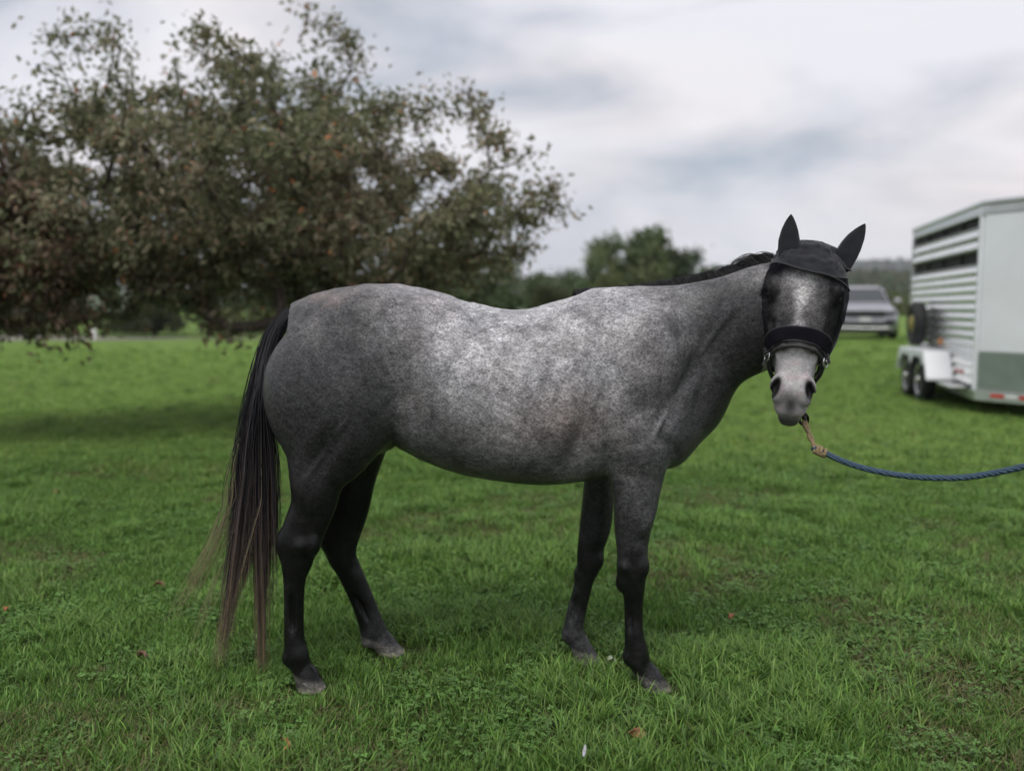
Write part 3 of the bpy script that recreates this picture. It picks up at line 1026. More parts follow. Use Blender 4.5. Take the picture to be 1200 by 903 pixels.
def coat_mat():
    m, t, p = new_mat('dapple_grey_coat')
    at = t.nodes.new('ShaderNodeAttribute')
    at.attribute_name = 'col'
    tcx = t.nodes.new('ShaderNodeTexCoord')
    mpn = t.nodes.new('ShaderNodeMapping')
    mpn.inputs['Rotation'].default_value = (0, R(35), 0)
    mpn.inputs['Scale'].default_value = (1.0, 1.2, 1.45)
    t.links.new(tcx.outputs['Object'], mpn.inputs['Vector'])
    a = t.nodes.new('ShaderNodeTexNoise')           # single pale and dark hairs
    a.inputs['Scale'].default_value = 118
    a.inputs['Detail'].default_value = 4
    a.inputs['Roughness'].default_value = 0.65
    t.links.new(mpn.outputs[0], a.inputs['Vector'])
    ra = t.nodes.new('ShaderNodeMapRange')
    ra.inputs['From Min'].default_value = 0.30
    ra.inputs['From Max'].default_value = 0.70
    ra.inputs['To Min'].default_value = 0.30
    ra.inputs['To Max'].default_value = 1.75
    t.links.new(a.outputs['Fac'], ra.inputs['Value'])
    b = t.nodes.new('ShaderNodeTexNoise')           # ticking in small groups
    b.inputs['Scale'].default_value = 42
    b.inputs['Detail'].default_value = 3
    t.links.new(mpn.outputs[0], b.inputs['Vector'])
    rb = t.nodes.new('ShaderNodeMapRange')
    rb.inputs['From Min'].default_value = 0.3
    rb.inputs['From Max'].default_value = 0.7
    rb.inputs['To Min'].default_value = 0.66
    rb.inputs['To Max'].default_value = 1.36
    t.links.new(b.outputs['Fac'], rb.inputs['Value'])
    mm = t.nodes.new('ShaderNodeMath')
    mm.operation = 'MULTIPLY'
    t.links.new(ra.outputs[0], mm.inputs[0])
    t.links.new(rb.outputs[0], mm.inputs[1])
    mxs = t.nodes.new('ShaderNodeMix')
    mxs.inputs[2].default_value = 1.0
    t.links.new(at.outputs['Alpha'], mxs.inputs[0])
    t.links.new(mm.outputs[0], mxs.inputs[3])
    vm = t.nodes.new('ShaderNodeVectorMath')
    vm.operation = 'SCALE'
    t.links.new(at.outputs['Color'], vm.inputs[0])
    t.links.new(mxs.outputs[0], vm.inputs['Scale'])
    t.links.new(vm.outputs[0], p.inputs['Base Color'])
    gl = t.nodes.new('ShaderNodeMapRange')          # the black points are glossier than the grey coat
    gl.inputs['From Min'].default_value = 0.01
    gl.inputs['From Max'].default_value = 0.08
    gl.inputs['To Min'].default_value = 0.30
    gl.inputs['To Max'].default_value = 0.42
    t.links.new(at.outputs['Fac'], gl.inputs['Value'])
    t.links.new(gl.outputs[0], p.inputs['Roughness'])
    p.inputs['Specular IOR Level'].default_value = 0.26
    bp = t.nodes.new('ShaderNodeBump')
    bp.inputs['Strength'].default_value = 0.25
    bp.inputs['Distance'].default_value = 0.003
    t.links.new(a.outputs['Fac'], bp.inputs['Height'])
    t.links.new(bp.outputs[0], p.inputs['Normal'])
    return m


def strands(name, curves, widths, cols, parent, mat):
    """curves (n,m,3); widths (n,m); cols (n,m,3) -> thin three-sided hairs in one mesh."""
    n, m, _ = curves.shape
    T = np.gradient(curves, axis=1)
    T /= np.linalg.norm(T, axis=2, keepdims=True) + 1e-9
    U = np.cross(T, np.array([0.3, 0.9, 0.2]))
    U /= np.linalg.norm(U, axis=2, keepdims=True) + 1e-9
    Vv = np.cross(T, U)
    ang = np.array([0, 2.094, 4.189])
    ring = curves[:, :, None, :] + widths[:, :, None, None] * (np.cos(ang)[None, None, :, None] * U[:, :, None, :] + np.sin(ang)[None, None, :, None] * Vv[:, :, None, :])
    V = ring.reshape(-1, 3)
    C = np.repeat(cols[:, :, None, :], 3, axis=2).reshape(-1, 3)
    base = (np.arange(n)[:, None, None] * m + np.arange(m - 1)[None, :, None]) * 3
    j = np.arange(3)[None, None, :]
    k = (j + 1) % 3
    q = np.stack([base + j, base + k, base + 3 + k, base + 3 + j], -1).reshape(-1)
    return np_mesh(name, V, q, np.full(n * (m - 1) * 3, 4), mat, parent, smooth=True, cols=C)


def hair_mat():
    m, t, p = new_mat('horse_hair')
    at = t.nodes.new('ShaderNodeAttribute')
    at.attribute_name = 'col'
    t.links.new(at.outputs['Color'], p.inputs['Base Color'])
    p.inputs['Roughness'].default_value = 0.45
    p.inputs['Specular IOR Level'].default_value = 0.35
    return m


def build_horse():
    V, Q = build_horse_mesh()
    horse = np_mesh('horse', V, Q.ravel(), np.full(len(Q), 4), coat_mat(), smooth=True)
    # smooth the voxel steps
    bm = bmesh.new()
    bm.from_mesh(horse.data)
    for _ in range(2):
        bmesh.ops.smooth_vert(bm, verts=bm.verts, factor=0.5, use_axis_x=True, use_axis_y=True, use_axis_z=True)
    bm.to_mesh(horse.data)
    bm.free()
    V2 = np.empty(len(horse.data.vertices) * 3, np.float32)
    horse.data.vertices.foreach_get('co', V2)
    V2 = V2.reshape(-1, 3).astype(float)
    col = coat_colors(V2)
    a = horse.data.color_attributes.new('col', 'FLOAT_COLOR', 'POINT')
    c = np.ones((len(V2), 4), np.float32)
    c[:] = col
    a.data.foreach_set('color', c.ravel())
    tag(horse, 'dapple grey horse with black legs standing side-on, head turned to the camera', 'horse')
    hm = hair_mat()
    # eyes
    M_eye = plain('horse_eye', (0.012, 0.008, 0.006), 0.08, noise=0.2)
    for sg in (-1, 1):
        bm = bmesh.new()
        bmesh.ops.create_uvsphere(bm, u_segments=20, v_segments=12, radius=0.019)
        me = bpy.data.meshes.new('eye')
        bm.to_mesh(me)
        bm.free()
        me.shade_smooth()
        me.materials.append(M_eye)
        o = link(bpy.data.objects.new('eye', me), horse)
        o.location = H(.178, sg * .108, -.030)
    g = np.random.default_rng(21)
    # tail: hair falling from the dock, gathering into separate locks lower down
    n, m = 1750, 28
    top = catmull([[340, 361], [322, 384], [311, 418], [306, 460], [303, 505], [301, 540]], 50)
    locks = [((288, 560), (258, 792), .15), ((304, 560), (306, 806), .19), ((291, 560), (272, 716), .14), ((319, 548), (322, 670), .10), ((296, 555), (286, 690), .18),
             ((311, 560), (314, 735), .10), ((306, 585), (253, 778), .045), ((284, 560), (272, 640), .09)]
    lw = np.array([l[2] for l in locks])
    lw /= lw.sum()
    wisps = [((272, 585), (202, 724)), ((274, 600), (214, 716)), ((285, 610), (226, 748)), ((270, 590), (232, 690))]
    cur = np.zeros((n, m, 3))
    colr = np.zeros((n, m, 3))
    wid = np.zeros((n, m))
    for i in range(n):
        wisp = i < 56
        if wisp:
            q0, q1 = wisps[i % 4]
        else:
            q0, q1, _ = locks[g.choice(len(locks), p=lw)]
        ysp = 361 + 60 * g.random() ** 1.3
        reach = (.30 + .72 * g.random() ** 1.35) if not wisp else (.75 + .3 * g.random())
        endy = q0[1] + (q1[1] - q0[1]) * reach
        dy = np.linspace(ysp, endy, m)
        tx = np.interp(dy, top[:, 1], top[:, 0])
        lx = q0[0] + (q1[0] - q0[0]) * np.clip((dy - q0[1]) / (q1[1] - q0[1]), 0, 1.2)
        f = sstep(400, q0[1] + 15, dy)
        sc = np.interp(dy, [361, 400, 480, 560, 700, 800], [2.2, 3.6, 4.4, 4.4, 4.0, 3.2])
        x = tx * (1 - f) + lx * f + g.normal() * sc + np.cumsum(g.normal(size=m)) * .30
        if wisp:
            x += 3.0 * np.sin(dy * .05 + g.random() * 6) * f
        Yb = YM - .03 + np.clip(g.normal() * .040, -.09, .09) * sstep(366, 480, dy)
        for q in range(m):
            cur[i, q] = W(x[q], dy[q], Yb[q])
        tt = np.linspace(0, 1, m)
        dark = np.array([.013, .013, .016]) * (0.6 + 1.1 * g.random())
        mid = np.array([.078, .058, .056]) * (0.6 + .8 * g.random())
        tip = np.array([.21, .155, .10]) * (0.6 + .6 * g.random())
        f1 = sstep(520, 670, dy + 55 * g.normal())[:, None]
        f2 = sstep(640, 780, dy + 50 * g.normal())[:, None]
        colr[i] = (dark * (1 - f1) + mid * f1) * (1 - f2) + tip * f2
        if wisp or (q1 == (253, 778) and g.random() < .7):
            colr[i] = colr[i] * (1 - f1) + np.array([.32, .26, .16]) * f1
        wid[i] = (0.0016 if not wisp else .0013) * (1 - .7 * tt ** 2)
    strands('tail', cur, wid, colr, horse, hm)
    # mane: short, lying back to the far side, a few wisps up near the poll
    n, m = 1500, 9
    crest = catmull([[676, 346], [700, 343], [745, 340], [795, 333], [848, 323], [885, 312], [912, 304]], 80)
    cd = np.interp(np.linspace(0, 1, 80), [0, .5, .75, 1], [3.265, 3.255, 3.19, 3.13])
    cur = np.zeros((n, m, 3))
    colr = np.zeros((n, m, 3))
    wid = np.zeros((n, m))
    for i in range(n):
        s = g.random()
        k = s * 79
        bx, by = np.interp(k, np.arange(80), crest[:, 0]), np.interp(k, np.arange(80), crest[:, 1])
        Yb = np.interp(k, np.arange(80), cd) + g.normal() * .010
        b0 = W(bx, by + 2, Yb)
        lockn = vn(np.array([[s * 40, 1.0, 2.0]]), 1.0)[0]
        rl = .35 + 1.1 * g.random() ** 1.5
        up = .022 + .014 * g.random() + .009 * sstep(.6, .9, s) * rl * (.5 + lockn)
        back = -(.025 + .05 * lockn) * (.4 + .9 * sstep(.3, .9, s)) * rl
        side = .05 + .05 * g.random()
        tt = np.linspace(0, 1, m)
        cur[i] = b0 + np.stack([back * tt ** 1.2 + g.normal() * .005 * tt, side * tt ** 1.5, up * np.sin(np.pi * .70 * tt) * 1.05 - .05 * tt ** 4], 1)
        colr[i] = np.array([.013, .012, .014]) * (.6 + 1.3 * g.random())
        wid[i] = .0013 * (1 - .75 * tt)
    strands('mane', cur, wid, colr, horse, hm)
    return horse


horse = build_horse()
build_grass()

# ------------------------------------------------------------------ fly mask, halter, lead rope
def fabric_mat(name, col, rough=0.75, scale=900.0):
    m = plain(name, col, rough, noise=0.25, nscale=30, bump=0.25, bscale=scale)
    m.node_tree.nodes['Principled BSDF'].inputs['Sheen Weight'].default_value = 0.15
    return m


M_cap = fabric_mat('mask_fabric', (0.015, 0.016, 0.022), 0.9)
M_band = fabric_mat('mask_fleece', (0.006, 0.006, 0.009), 0.95, 400)
M_band.node_tree.nodes['Principled BSDF'].inputs['Sheen Weight'].default_value = 0.0
M_band.node_tree.nodes['Principled BSDF'].inputs['Specular IOR Level'].default_value = 0.15
M_trim = fabric_mat('mask_binding', (0.012, 0.012, 0.017), 0.6)
M_strap = fabric_mat('halter_webbing', (0.014, 0.013, 0.013), 0.55, 300)


def see_through_mat():
    m, t, p = new_mat('fly_mesh')
    p.inputs['Base Color'].default_value = (0.006, 0.006, 0.009, 1)
    p.inputs['Roughness'].default_value = 0.8
    p.inputs['Specular IOR Level'].default_value = 0.1
    mr = t.nodes.new('ShaderNodeAttribute')          # painted opacity: grazing-view darkening at the sides, more by the top binding
    mr.attribute_name = 'col'
    tr = t.nodes.new('ShaderNodeBsdfTransparent')
    mx = t.nodes.new('ShaderNodeMixShader')
    t.links.new(mr.outputs['Fac'], mx.inputs[0])
    t.links.new(tr.outputs[0], mx.inputs[1])
    t.links.new(p.outputs[0], mx.inputs[2])
    t.links.new(mx.outputs[0], t.nodes['Material Output'].inputs['Surface'])
    return m


M_mesh = see_through_mat()
MS_U = [-.030, -.022, 0, .05, .10, .16, .24, .32, .36, .42]
MS_HW = [.012, .052, .088, .118, .140, .153, .144, .122, .108, .090]
MS_F = [-.085, -.035, .000, .022, .036, .042, .042, .038, .037, .038]


def MP(u, th, off=0.0):
    hw = np.interp(u, MS_U, MS_HW) + off
    fr = np.interp(u, MS_U, MS_F) + off
    c, s = math.cos(th), math.sin(th)
    wc = -.09
    rw = (fr - wc) if c > 0 else .13
    c2 = math.copysign(abs(c) ** 0.85, c)
    return H(u, hw * math.copysign(abs(s) ** 0.85, s), wc + rw * c2)


TH = np.linspace(-R(128), R(128), 84)


def u1(th): return .088 + .014 * math.sin(th) + .012 * math.sin(2.2 * th + .6)
def u2(th): return .290 + .072 * (1 - math.cos(th))
def u3(th): return .338 + .078 * (1 - math.cos(th))


def mask_loft(name, fa, fb, rows, mat, parent, off=0.0, wr=0.0, thick=0.002):
    V, F = [], []
    for i in range(rows + 1):
        for th in TH:
            a = i / rows
            u = fa(th) * (1 - a) + fb(th) * a
            o = off
            if wr:
                ed = 1 - float(sstep(.65, 1.0, a)) if wr > .01 else 1.0
                q = np.array([[u * 1.4 + .4 * th * .10, th * .11, 0.3]])
                if wr > .01:
                    rr = vn(np.array([[u * 1.0 - .05 * th, .35 * u + .16 * th, 1.7]]), 30.0)[0]
                    o += ed * .010 * (1 - abs(2 * rr - 1)) ** 3 * sstep(-.03, .01, u)
                o += ed * wr * (vn(q, 26.0)[0] - .5) + ed * wr * .6 * (vn(q + 3.1, 60.0)[0] - .5)
            V.append(MP(u, th, o))
    m = len(TH)
    for i in range(rows):
        for j in range(m - 1):
            F.append((i * m + j, i * m + j + 1, (i + 1) * m + j + 1, (i + 1) * m + j))
    o = mesh_obj(name, V, F, mat, parent, smooth=True)
    md = o.modifiers.new('thickness', 'SOLIDIFY')
    md.thickness = thick
    return o


def build_mask():
    root = empty('fly_mask', tuple(HO))
    tag(root, 'black fly mask with ear covers over the grey horse head', 'fly mask')
    inv = Matrix.Translation(-Vector(HO))

    def fix(o):
        o.matrix_parent_inverse = inv
        return o
    fix(mask_loft('cap', lambda t: -.030, u1, 26, M_cap, root, .000, .014))
    p = mask_loft('eye_panel', u1, u2, 18, M_mesh, root, 0, .004, .0)
    p.modifiers.clear()
    m_ = len(TH)
    ca = p.data.color_attributes.new('col', 'FLOAT_COLOR', 'POINT')
    for i_ in range(len(p.data.vertices)):
        r_, t_ = i_ // m_, abs(TH[i_ % m_])
        a_ = .33 + .45 * sstep(R(38), R(78), t_) + .30 * (1 - sstep(0, 3.5, r_)) * sstep(R(10), R(50), t_) + .08 * (vn(np.array([[r_ * .3, i_ % m_ * .2, 0.0]]), 1.0)[0] - .5)  # sides more opaque to paint in darkening at grazing angles
        ca.data[i_].color = (a_, a_, a_, 1)
    fix(p)
    fix(mask_loft('nose_band', u2, u3, 6, M_band, root, .001, .004, .004))
    fix(tube('binding', [MP(u1(t), t, .0015) for t in TH], .0032, M_trim, root, 6))
    fix(tube('binding', [MP(u2(t), t, .003) for t in TH], .003, M_trim, root, 6))
    fix(tube('binding', [MP(u3(t), t, .002) for t in TH], .0042, M_trim, root, 6))
    # a dart seam across the right of the forehead
    fix(tube('seam', [MP(.100 + .022 * k / 7 + .02 * (k / 7) ** 2, R(12 + 62 * k / 7), .004) for k in range(8)], .0035, M_trim, root, 6, smooth_n=20))
    fix(tube('seam', [MP(.105 + .03 * k / 5, R(-95 + 8 * k / 5), .004) for k in range(6)], .003, M_trim, root, 6))
    # ear covers
    for (bp, tp, wd, lean) in ((W(925.5, 310, 3.03), W(927, 251, 2.99), .0375, -.25), (W(983, 314, 3.02), W(1014, 262, 2.98), .038, .35)):
        ax = tp - bp
        ln = np.linalg.norm(ax)
        ax = ax / ln
        cv = np.array([0, 0, CAM_H]) - bp
        cv = cv - ax * (cv @ ax)
        cv /= np.linalg.norm(cv)
        sd = np.cross(ax, cv)
        cvr = cv * math.cos(lean) + sd * math.sin(lean)
        sd = np.cross(ax, cvr)
        rows, m = 18, 24
        V, F = [], []
        for i in range(rows + 1):
            t = i / rows
            w = wd * np.interp(t, [0, .12, .3, .5, .7, .85, .95, 1], [.80, .95, 1.0, .96, .76, .48, .22, .03])
            d = .024 * np.interp(t, [0, .3, .7, 1], [1.1, 1.0, .55, .06])
            for j in range(m):
                a = 2 * math.pi * j / m
                c, s = math.cos(a), math.sin(a)
                dep = d * s + (.012 * (1 - t) * (c * c) if s > 0 else 0) - (.35 * d * (1 - c * c) if s > 0 else 0)
                bend = -.012 * math.sin(math.pi * t)
                wr = .003 * (vn(np.array([[t * 2, j * .17, 1.0]]), 4.0)[0] - .5)
                V.append(bp + ax * ln * t + sd * (w * c + bend * .3) + cvr * (dep + wr))
        for i in range(rows):
            for j in range(m):
                k = (j + 1) % m
                F.append((i * m + j, i * m + k, (i + 1) * m + k, (i + 1) * m + j))
        F.append(tuple(range(rows * m, rows * m + m)))
        o = mesh_obj('ear_cover', V, F, M_cap, root, smooth=True)
        fix(o)
        base = [bp + ax * ln * .06 + sd * (wd * 1.02 * math.cos(a)) + cvr * (.030 * math.sin(a)) for a in np.linspace(0, 2 * math.pi, 20, endpoint=False)]
        fix(tube('ear_seam', base, .0042, M_trim, root, 6, closed=True))


def build_halter():
    root = empty('halter', tuple(H(.38, 0, -.09)))
    tag(root, 'black webbing and rope halter round the horse nose below the mask', 'halter')
    inv = Matrix.Translation(-Vector(H(.38, 0, -.09)))

    def fix(o):
        o.matrix_parent_inverse = inv
        return o

    def ring_pt(th, off=0.0):
        u = .356 + .048 * (1 - math.cos(th)) if abs(th) < math.pi / 2 else .404 + .05 * (-math.cos(th))
        c, s = math.cos(th), math.sin(th)
        fr = .040 + off
        return H(u, (.090 + off) * math.copysign(abs(s) ** .9, s), -.07 + ((fr + .07) if c > 0 else .125) * c)
    th = np.linspace(-math.pi, math.pi, 64, endpoint=False)
    path = [ring_pt(t) for t in th]
    rad = [.0072 + .0065 * (math.exp(-((abs(t) - .52) / .10) ** 2)) + .0012 * math.sin(t * 46) for t in th]
    fix(tube('noseband', path, rad, M_strap, root, 10, closed=True))
    for sg in (-1, 1):
        c = ring_pt(sg * 1.30, .012)
        n = HW * .5 + HV * sg * .8
        n /= np.linalg.norm(n)
        e1 = HU - n * (HU @ n)
        e1 /= np.linalg.norm(e1)
        e2 = np.cross(n, e1)
        rp = [c + .019 * (math.cos(a) * e1 * 1.15 + math.sin(a) * e2 * .8) for a in np.linspace(0, 2 * math.pi, 20, endpoint=False)]
        fix(tube('ring', rp, .0034, M_chrome, root, 8, closed=True))
        tg = [c + e1 * (.002 * k) + n * .006 + e2 * sg * (-.012 + .004 * k) for k in range(6)]
        fix(tube('buckle_tongue', tg, .0025, M_chrome, root, 6))
        # knot beside the ring
        kp = [c + e1 * (.012 * math.cos(a) - .008) + e2 * .012 * math.sin(a * 2) + n * (.006 * math.sin(a * 3)) for a in np.linspace(0, 2 * math.pi, 24, endpoint=False)]
        fix(tube('knot', kp, .0065, M_strap, root, 8, closed=True))
        # cheek strap up to the poll under the mask, and jaw strap back under the chin
        fix(tube('cheek_strap', [c - n * .006, H(.30, sg * .126, -.10), H(.20, sg * .132, -.12), H(.10, sg * .118, -.13), H(.02, sg * .085, -.13)], .0075, M_strap, root, 8, smooth_n=24))
        fix(tube('jaw_strap', [c - n * .004, H(.44, sg * .086, -.075), H(.462, sg * .068, -.125), H(.475, sg * .036, -.165), H(.48, 0, -.172)], .007, M_strap, root, 8, smooth_n=24))


def twist_rope_mat(name, col, scale):
    m = plain(name, col, 0.8, noise=0.25, nscale=90)
    t = m.node_tree
    p = t.nodes['Principled BSDF']
    tcx = t.nodes.new('ShaderNodeTexCoord')
    wv = t.nodes.new('ShaderNodeTexWave')
    wv.bands_direction = 'DIAGONAL'
    wv.inputs['Scale'].default_value = scale
    wv.inputs['Distortion'].default_value = 0.6
    t.links.new(tcx.outputs['Object'], wv.inputs['Vector'])
    b = t.nodes.new('ShaderNodeBump')
    b.inputs['Strength'].default_value = 0.8
    b.inputs['Distance'].default_value = 0.004
    t.links.new(wv.outputs['Fac'], b.inputs['Height'])
    t.links.new(b.outputs[0], p.inputs['Normal'])
    return m


def build_rope():
    start = W(941, 486, 3.05)
    root = empty('lead_rope', tuple(start))
    tag(root, 'blue lead rope with a tan spliced end hanging from the halter', 'rope')
    inv = Matrix.Translation(-Vector(start))
    M_blue = twist_rope_mat('blue_rope', (0.048, 0.088, 0.135), 60)
    M_tan = twist_rope_mat('tan_rope', (0.36, 0.27, 0.15), 70)
    M_snap = plain('dark_snap', (0.05, 0.045, 0.04), 0.35, metal=0.8)

    def fix(o):
        o.matrix_parent_inverse = inv
        return o
    fix(tube('snap', [H(.482, .004, -.176), W(938, 480, 3.07), start, W(944, 494, 3.04)], .0085, M_snap, root, 10, smooth_n=18))
    kp = [W(942 + 5 * math.cos(a), 491 + 7 * math.sin(a), 3.04 + .008 * math.sin(2 * a)) for a in np.linspace(0, 6.283, 18, endpoint=False)]
    fix(tube('snap_ring', kp, .0045, M_snap, root, 8, closed=True))
    for k, off in enumerate((-1.6, 1.6)):
        fix(tube('splice', [W(942 + off, 493, 3.035), W(946 + off * .8, 503, 3.02 + .006 * k), W(950 - off, 513, 3.005), W(955 + off, 523, 2.99), W(961, 528, 2.985)], .0068, M_tan, root, 8, smooth_n=24))
    path = catmull([W(952, 524, 2.995), W(958, 527, 2.985), W(972, 533, 2.97), W(990, 541, 2.95), W(1015, 549, 2.93), W(1050, 556, 2.89), W(1090, 559.5, 2.85), W(1130, 559, 2.80), W(1170, 553, 2.75),
                    W(1205, 544.5, 2.70), W(1250, 527, 2.65), W(1310, 495, 2.6)], 90)
    fix(tube('rope', path, [.0108 + .0007 * math.sin(i * 1.9) for i in range(90)], M_blue, root, 12))
    for t0 in (6, 9, 12):
        c, nx = path[t0], path[t0 + 1]
        ax = nx - c
        ax /= np.linalg.norm(ax)
        a1 = np.cross(ax, [0, 0, 1.0])
        a1 /= np.linalg.norm(a1)
        a2 = np.cross(ax, a1)
        wp = [c + ax * .004 * a / 3 + .0132 * (math.cos(a) * a1 + math.sin(a) * a2) for a in np.linspace(0, 6.283 * 1.6, 26)]
        fix(tube('whipping', wp, .0058, M_tan, root, 8))


build_mask()
build_halter()
build_rope()

# ------------------------------------------------------------------ trees
def leaf_cloud(name, C, ax, nr, ln, wd, cols, mat, parent):
    """One folded leaf (two triangles) per row."""
    n = len(C)
    ax = ax / (np.linalg.norm(ax, axis=1, keepdims=True) + 1e-9)
    sd = np.cross(ax, nr)
    sd /= np.linalg.norm(sd, axis=1, keepdims=True) + 1e-9
    up = np.cross(sd, ax)
    ln, wd = ln[:, None], wd[:, None]
    b = C - ax * ln * .5
    tpt = C + ax * ln * .5 - up * ln * .10
    l = C - sd * wd * .5 + up * wd * .18
    r = C + sd * wd * .5 + up * wd * .18
    V = np.stack([b, l, tpt, r], 1).reshape(-1, 3)
    i = np.arange(n)[:, None] * 4
    loops = np.concatenate([i, i + 1, i + 2, i, i + 2, i + 3], 1).ravel()
    return np_mesh(name, V, loops, np.full(2 * n, 3), mat, parent, cols=np.repeat(cols, 4, axis=0))


def branch_mesh(name, pos, par, rad, mat, parent, sides=5):
    """Tapered limb for every node towards its parent."""
    i = np.nonzero(par >= 0)[0]
    a, b = pos[par[i]], pos[i]
    ra, rb = np.minimum(rad[par[i]], rad[i] * 1.6), rad[i]
    T = b - a
    T /= np.linalg.norm(T, axis=1, keepdims=True) + 1e-9
    U = np.cross(T, np.array([0.31, 0.87, 0.38]))
    U /= np.linalg.norm(U, axis=1, keepdims=True) + 1e-9
    Vv = np.cross(T, U)
    an = np.linspace(0, 2 * np.pi, sides, endpoint=False)
    ring = np.cos(an)[None, :, None] * U[:, None, :] + np.sin(an)[None, :, None] * Vv[:, None, :]
    A = a[:, None, :] + ring * ra[:, None, None]
    B = b[:, None, :] + ring * rb[:, None, None]
    V = np.concatenate([A, B], 1).reshape(-1, 3)
    m = len(i)
    base = np.arange(m)[:, None] * 2 * sides
    j = np.arange(sides)[None, :]
    k = (j + 1) % sides
    loops = np.stack([base + j, base + k, base + sides + k, base + sides + j], -1).ravel()
    return np_mesh(name, V, loops, np.full(m * sides, 4), mat, parent, smooth=True)


def make_tree(name, base, trunk_h, blobs, n_twig, per_twig, leaf, spread, palette, seed, label, cat='tree', group=None, trunk_r=.16, droop=.25, shoots=0, lean=0.0, extra=(), narrow=1.0):
    g = np.random.default_rng(seed)
    base = np.array([base[0], base[1], float(ground_z(base[0], base[1]))])
    root = empty(name, tuple(base))
    tag(root, label, cat, group)
    # attractors in the crown volume
    wts = np.array([b[3] * b[4] * b[5] for b in blobs])
    wts = wts / wts.sum()
    pts = []
    for k in range(n_twig):
        b = blobs[g.choice(len(blobs), p=wts)]
        d = g.normal(size=3)
        d /= np.linalg.norm(d)
        r = (.25 + .75 * g.random() ** .45) * (0.86 + .28 * g.random())
        pts.append(np.array(b[:3]) + d * r * np.array(b[3:]))
    for k in range(shoots):
        b = blobs[g.choice(len(blobs), p=wts)]
        d = g.normal(size=3)
        d[2] = abs(d[2]) * .9 + .1
        d /= np.linalg.norm(d)
        pts.append(np.array(b[:3]) + d * (1.08 + .22 * g.random()) * np.array(b[3:]))
    pts += list(extra)
    pts = np.array(pts) - base
    pts[:, 2] = np.maximum(pts[:, 2], .35)
    top = np.array([lean, 0, trunk_h])
    order = np.argsort(np.linalg.norm(pts - top, axis=1))
    pos, par = [np.array([0, 0, -.05])], [-1]
    for k in range(1, 6):
        t = k / 5
        pos.append(top * t + np.array([.05 * math.sin(3 * t + seed), .05 * math.cos(4 * t + seed), 0]) * trunk_r * 4)
        par.append(k - 1)
    tips = []
    buf = np.zeros((6 + len(pts) * 5, 3))
    buf[:6] = pos
    cnt = 6
    parl = list(par)
    for k in order:
        p = pts[k]
        d = np.linalg.norm(buf[3:cnt] - p, axis=1) + .35 * np.maximum(0, buf[3:cnt, 2] - p[2])
        j = int(np.argmin(d)) + 3
        a = buf[j]
        L_ = np.linalg.norm(p - a)
        ns = int(np.clip(round(L_ / .35), 1, 4)) if spread < .3 else int(np.clip(round(L_ / 1.0), 1, 3))
        prev = j
        seg = []
        for q in range(1, ns + 1):
            t = q / ns
            x = a + (p - a) * t + np.array([0, 0, droop * L_ * (t - t * t)]) + g.normal(size=3) * .05 * L_ * (q < ns)
            buf[cnt] = x
            parl.append(prev)
            seg.append(cnt)
            prev = cnt
            cnt += 1
        tips.append((j, seg))
    pos = buf[:cnt]
    par = np.array(parl)
    load = np.zeros(cnt)
    for _, sg in tips:
        load[sg[-1]] += 1
    for i in range(cnt - 1, 0, -1):
        load[par[i]] += load[i]
    rad = trunk_r * (np.maximum(load, .4) / max(load[0], 1)) ** .5
    rad[:2] *= 1.15
    inv = Matrix.Identity(4)
    branch_mesh('trunk', pos, par, rad, M_bark, root)
    # leaves along every twig
    C, A = [], []
    for j, sg in tips:
        a = pos[par[sg[-1]]]
        b = pos[sg[-1]]
        n = int(per_twig * (.5 + g.random()))
        if spread < .3 and len(sg) > 1:
            a = pos[sg[-2]] * .6 + pos[par[sg[-2]]] * .4
        t = g.random(n) ** .7 * 1.06
        ax = b - a
        axn = ax / (np.linalg.norm(ax) + 1e-9)
        o = g.normal(size=(n, 3)) * spread * (.55 + .6 * g.random()) * np.array([1, 1, .8])
        C.append(a + ax * t[:, None] + o)
        A.append(axn * .6 + g.normal(size=(n, 3)) * .6 + np.array([0, 0, -.45]))
    C, A = np.concatenate(C), np.concatenate(A)
    keep = C[:, 2] > .2
    C, A = C[keep], A[keep]
    n = len(C)
    nr = g.normal(size=(n, 3)) * .6 + np.array([0, 0, .8])
    ln = leaf * (.6 + .7 * g.random(n))
    pal = np.array([c for c, w in palette])
    pw = np.array([w for c, w in palette])
    pw = pw / pw.sum()
    clump = vn(C + seed * 3.3, 1.1 if spread < .3 else .45)
    u = np.clip(g.random(n) * .75 + (clump - .5) * .9 + .12, 0, .999)
    idx = np.searchsorted(np.cumsum(pw), u)
    idx = np.where(idx == len(pal) - 1, g.integers(0, len(pal) - 1, n), idx) if spread < .3 else idx
    if spread < .3:
        idx = np.where(g.random(n) < .012, len(pal) - 1, idx)
    cols = pal[np.clip(idx, 0, len(pal) - 1)] * (.65 + .7 * g.random((n, 1)))
    leaf_cloud('crown', C, A, nr, ln, ln * (.55 + .2 * g.random(n)) * narrow, cols, M_leaf, root)
    return root


def at(px, py, Y):
    return W(px, py, Y)


def blob(px, py, Y, rx, ry, rz):
    """Crown lobe centred on a photo point, radii in photo pixels across and up, metres deep."""
    c = W(px, py, Y)
    return (c[0], c[1], c[2], rx * Y / F_PX, ry, rz * Y / F_PX)


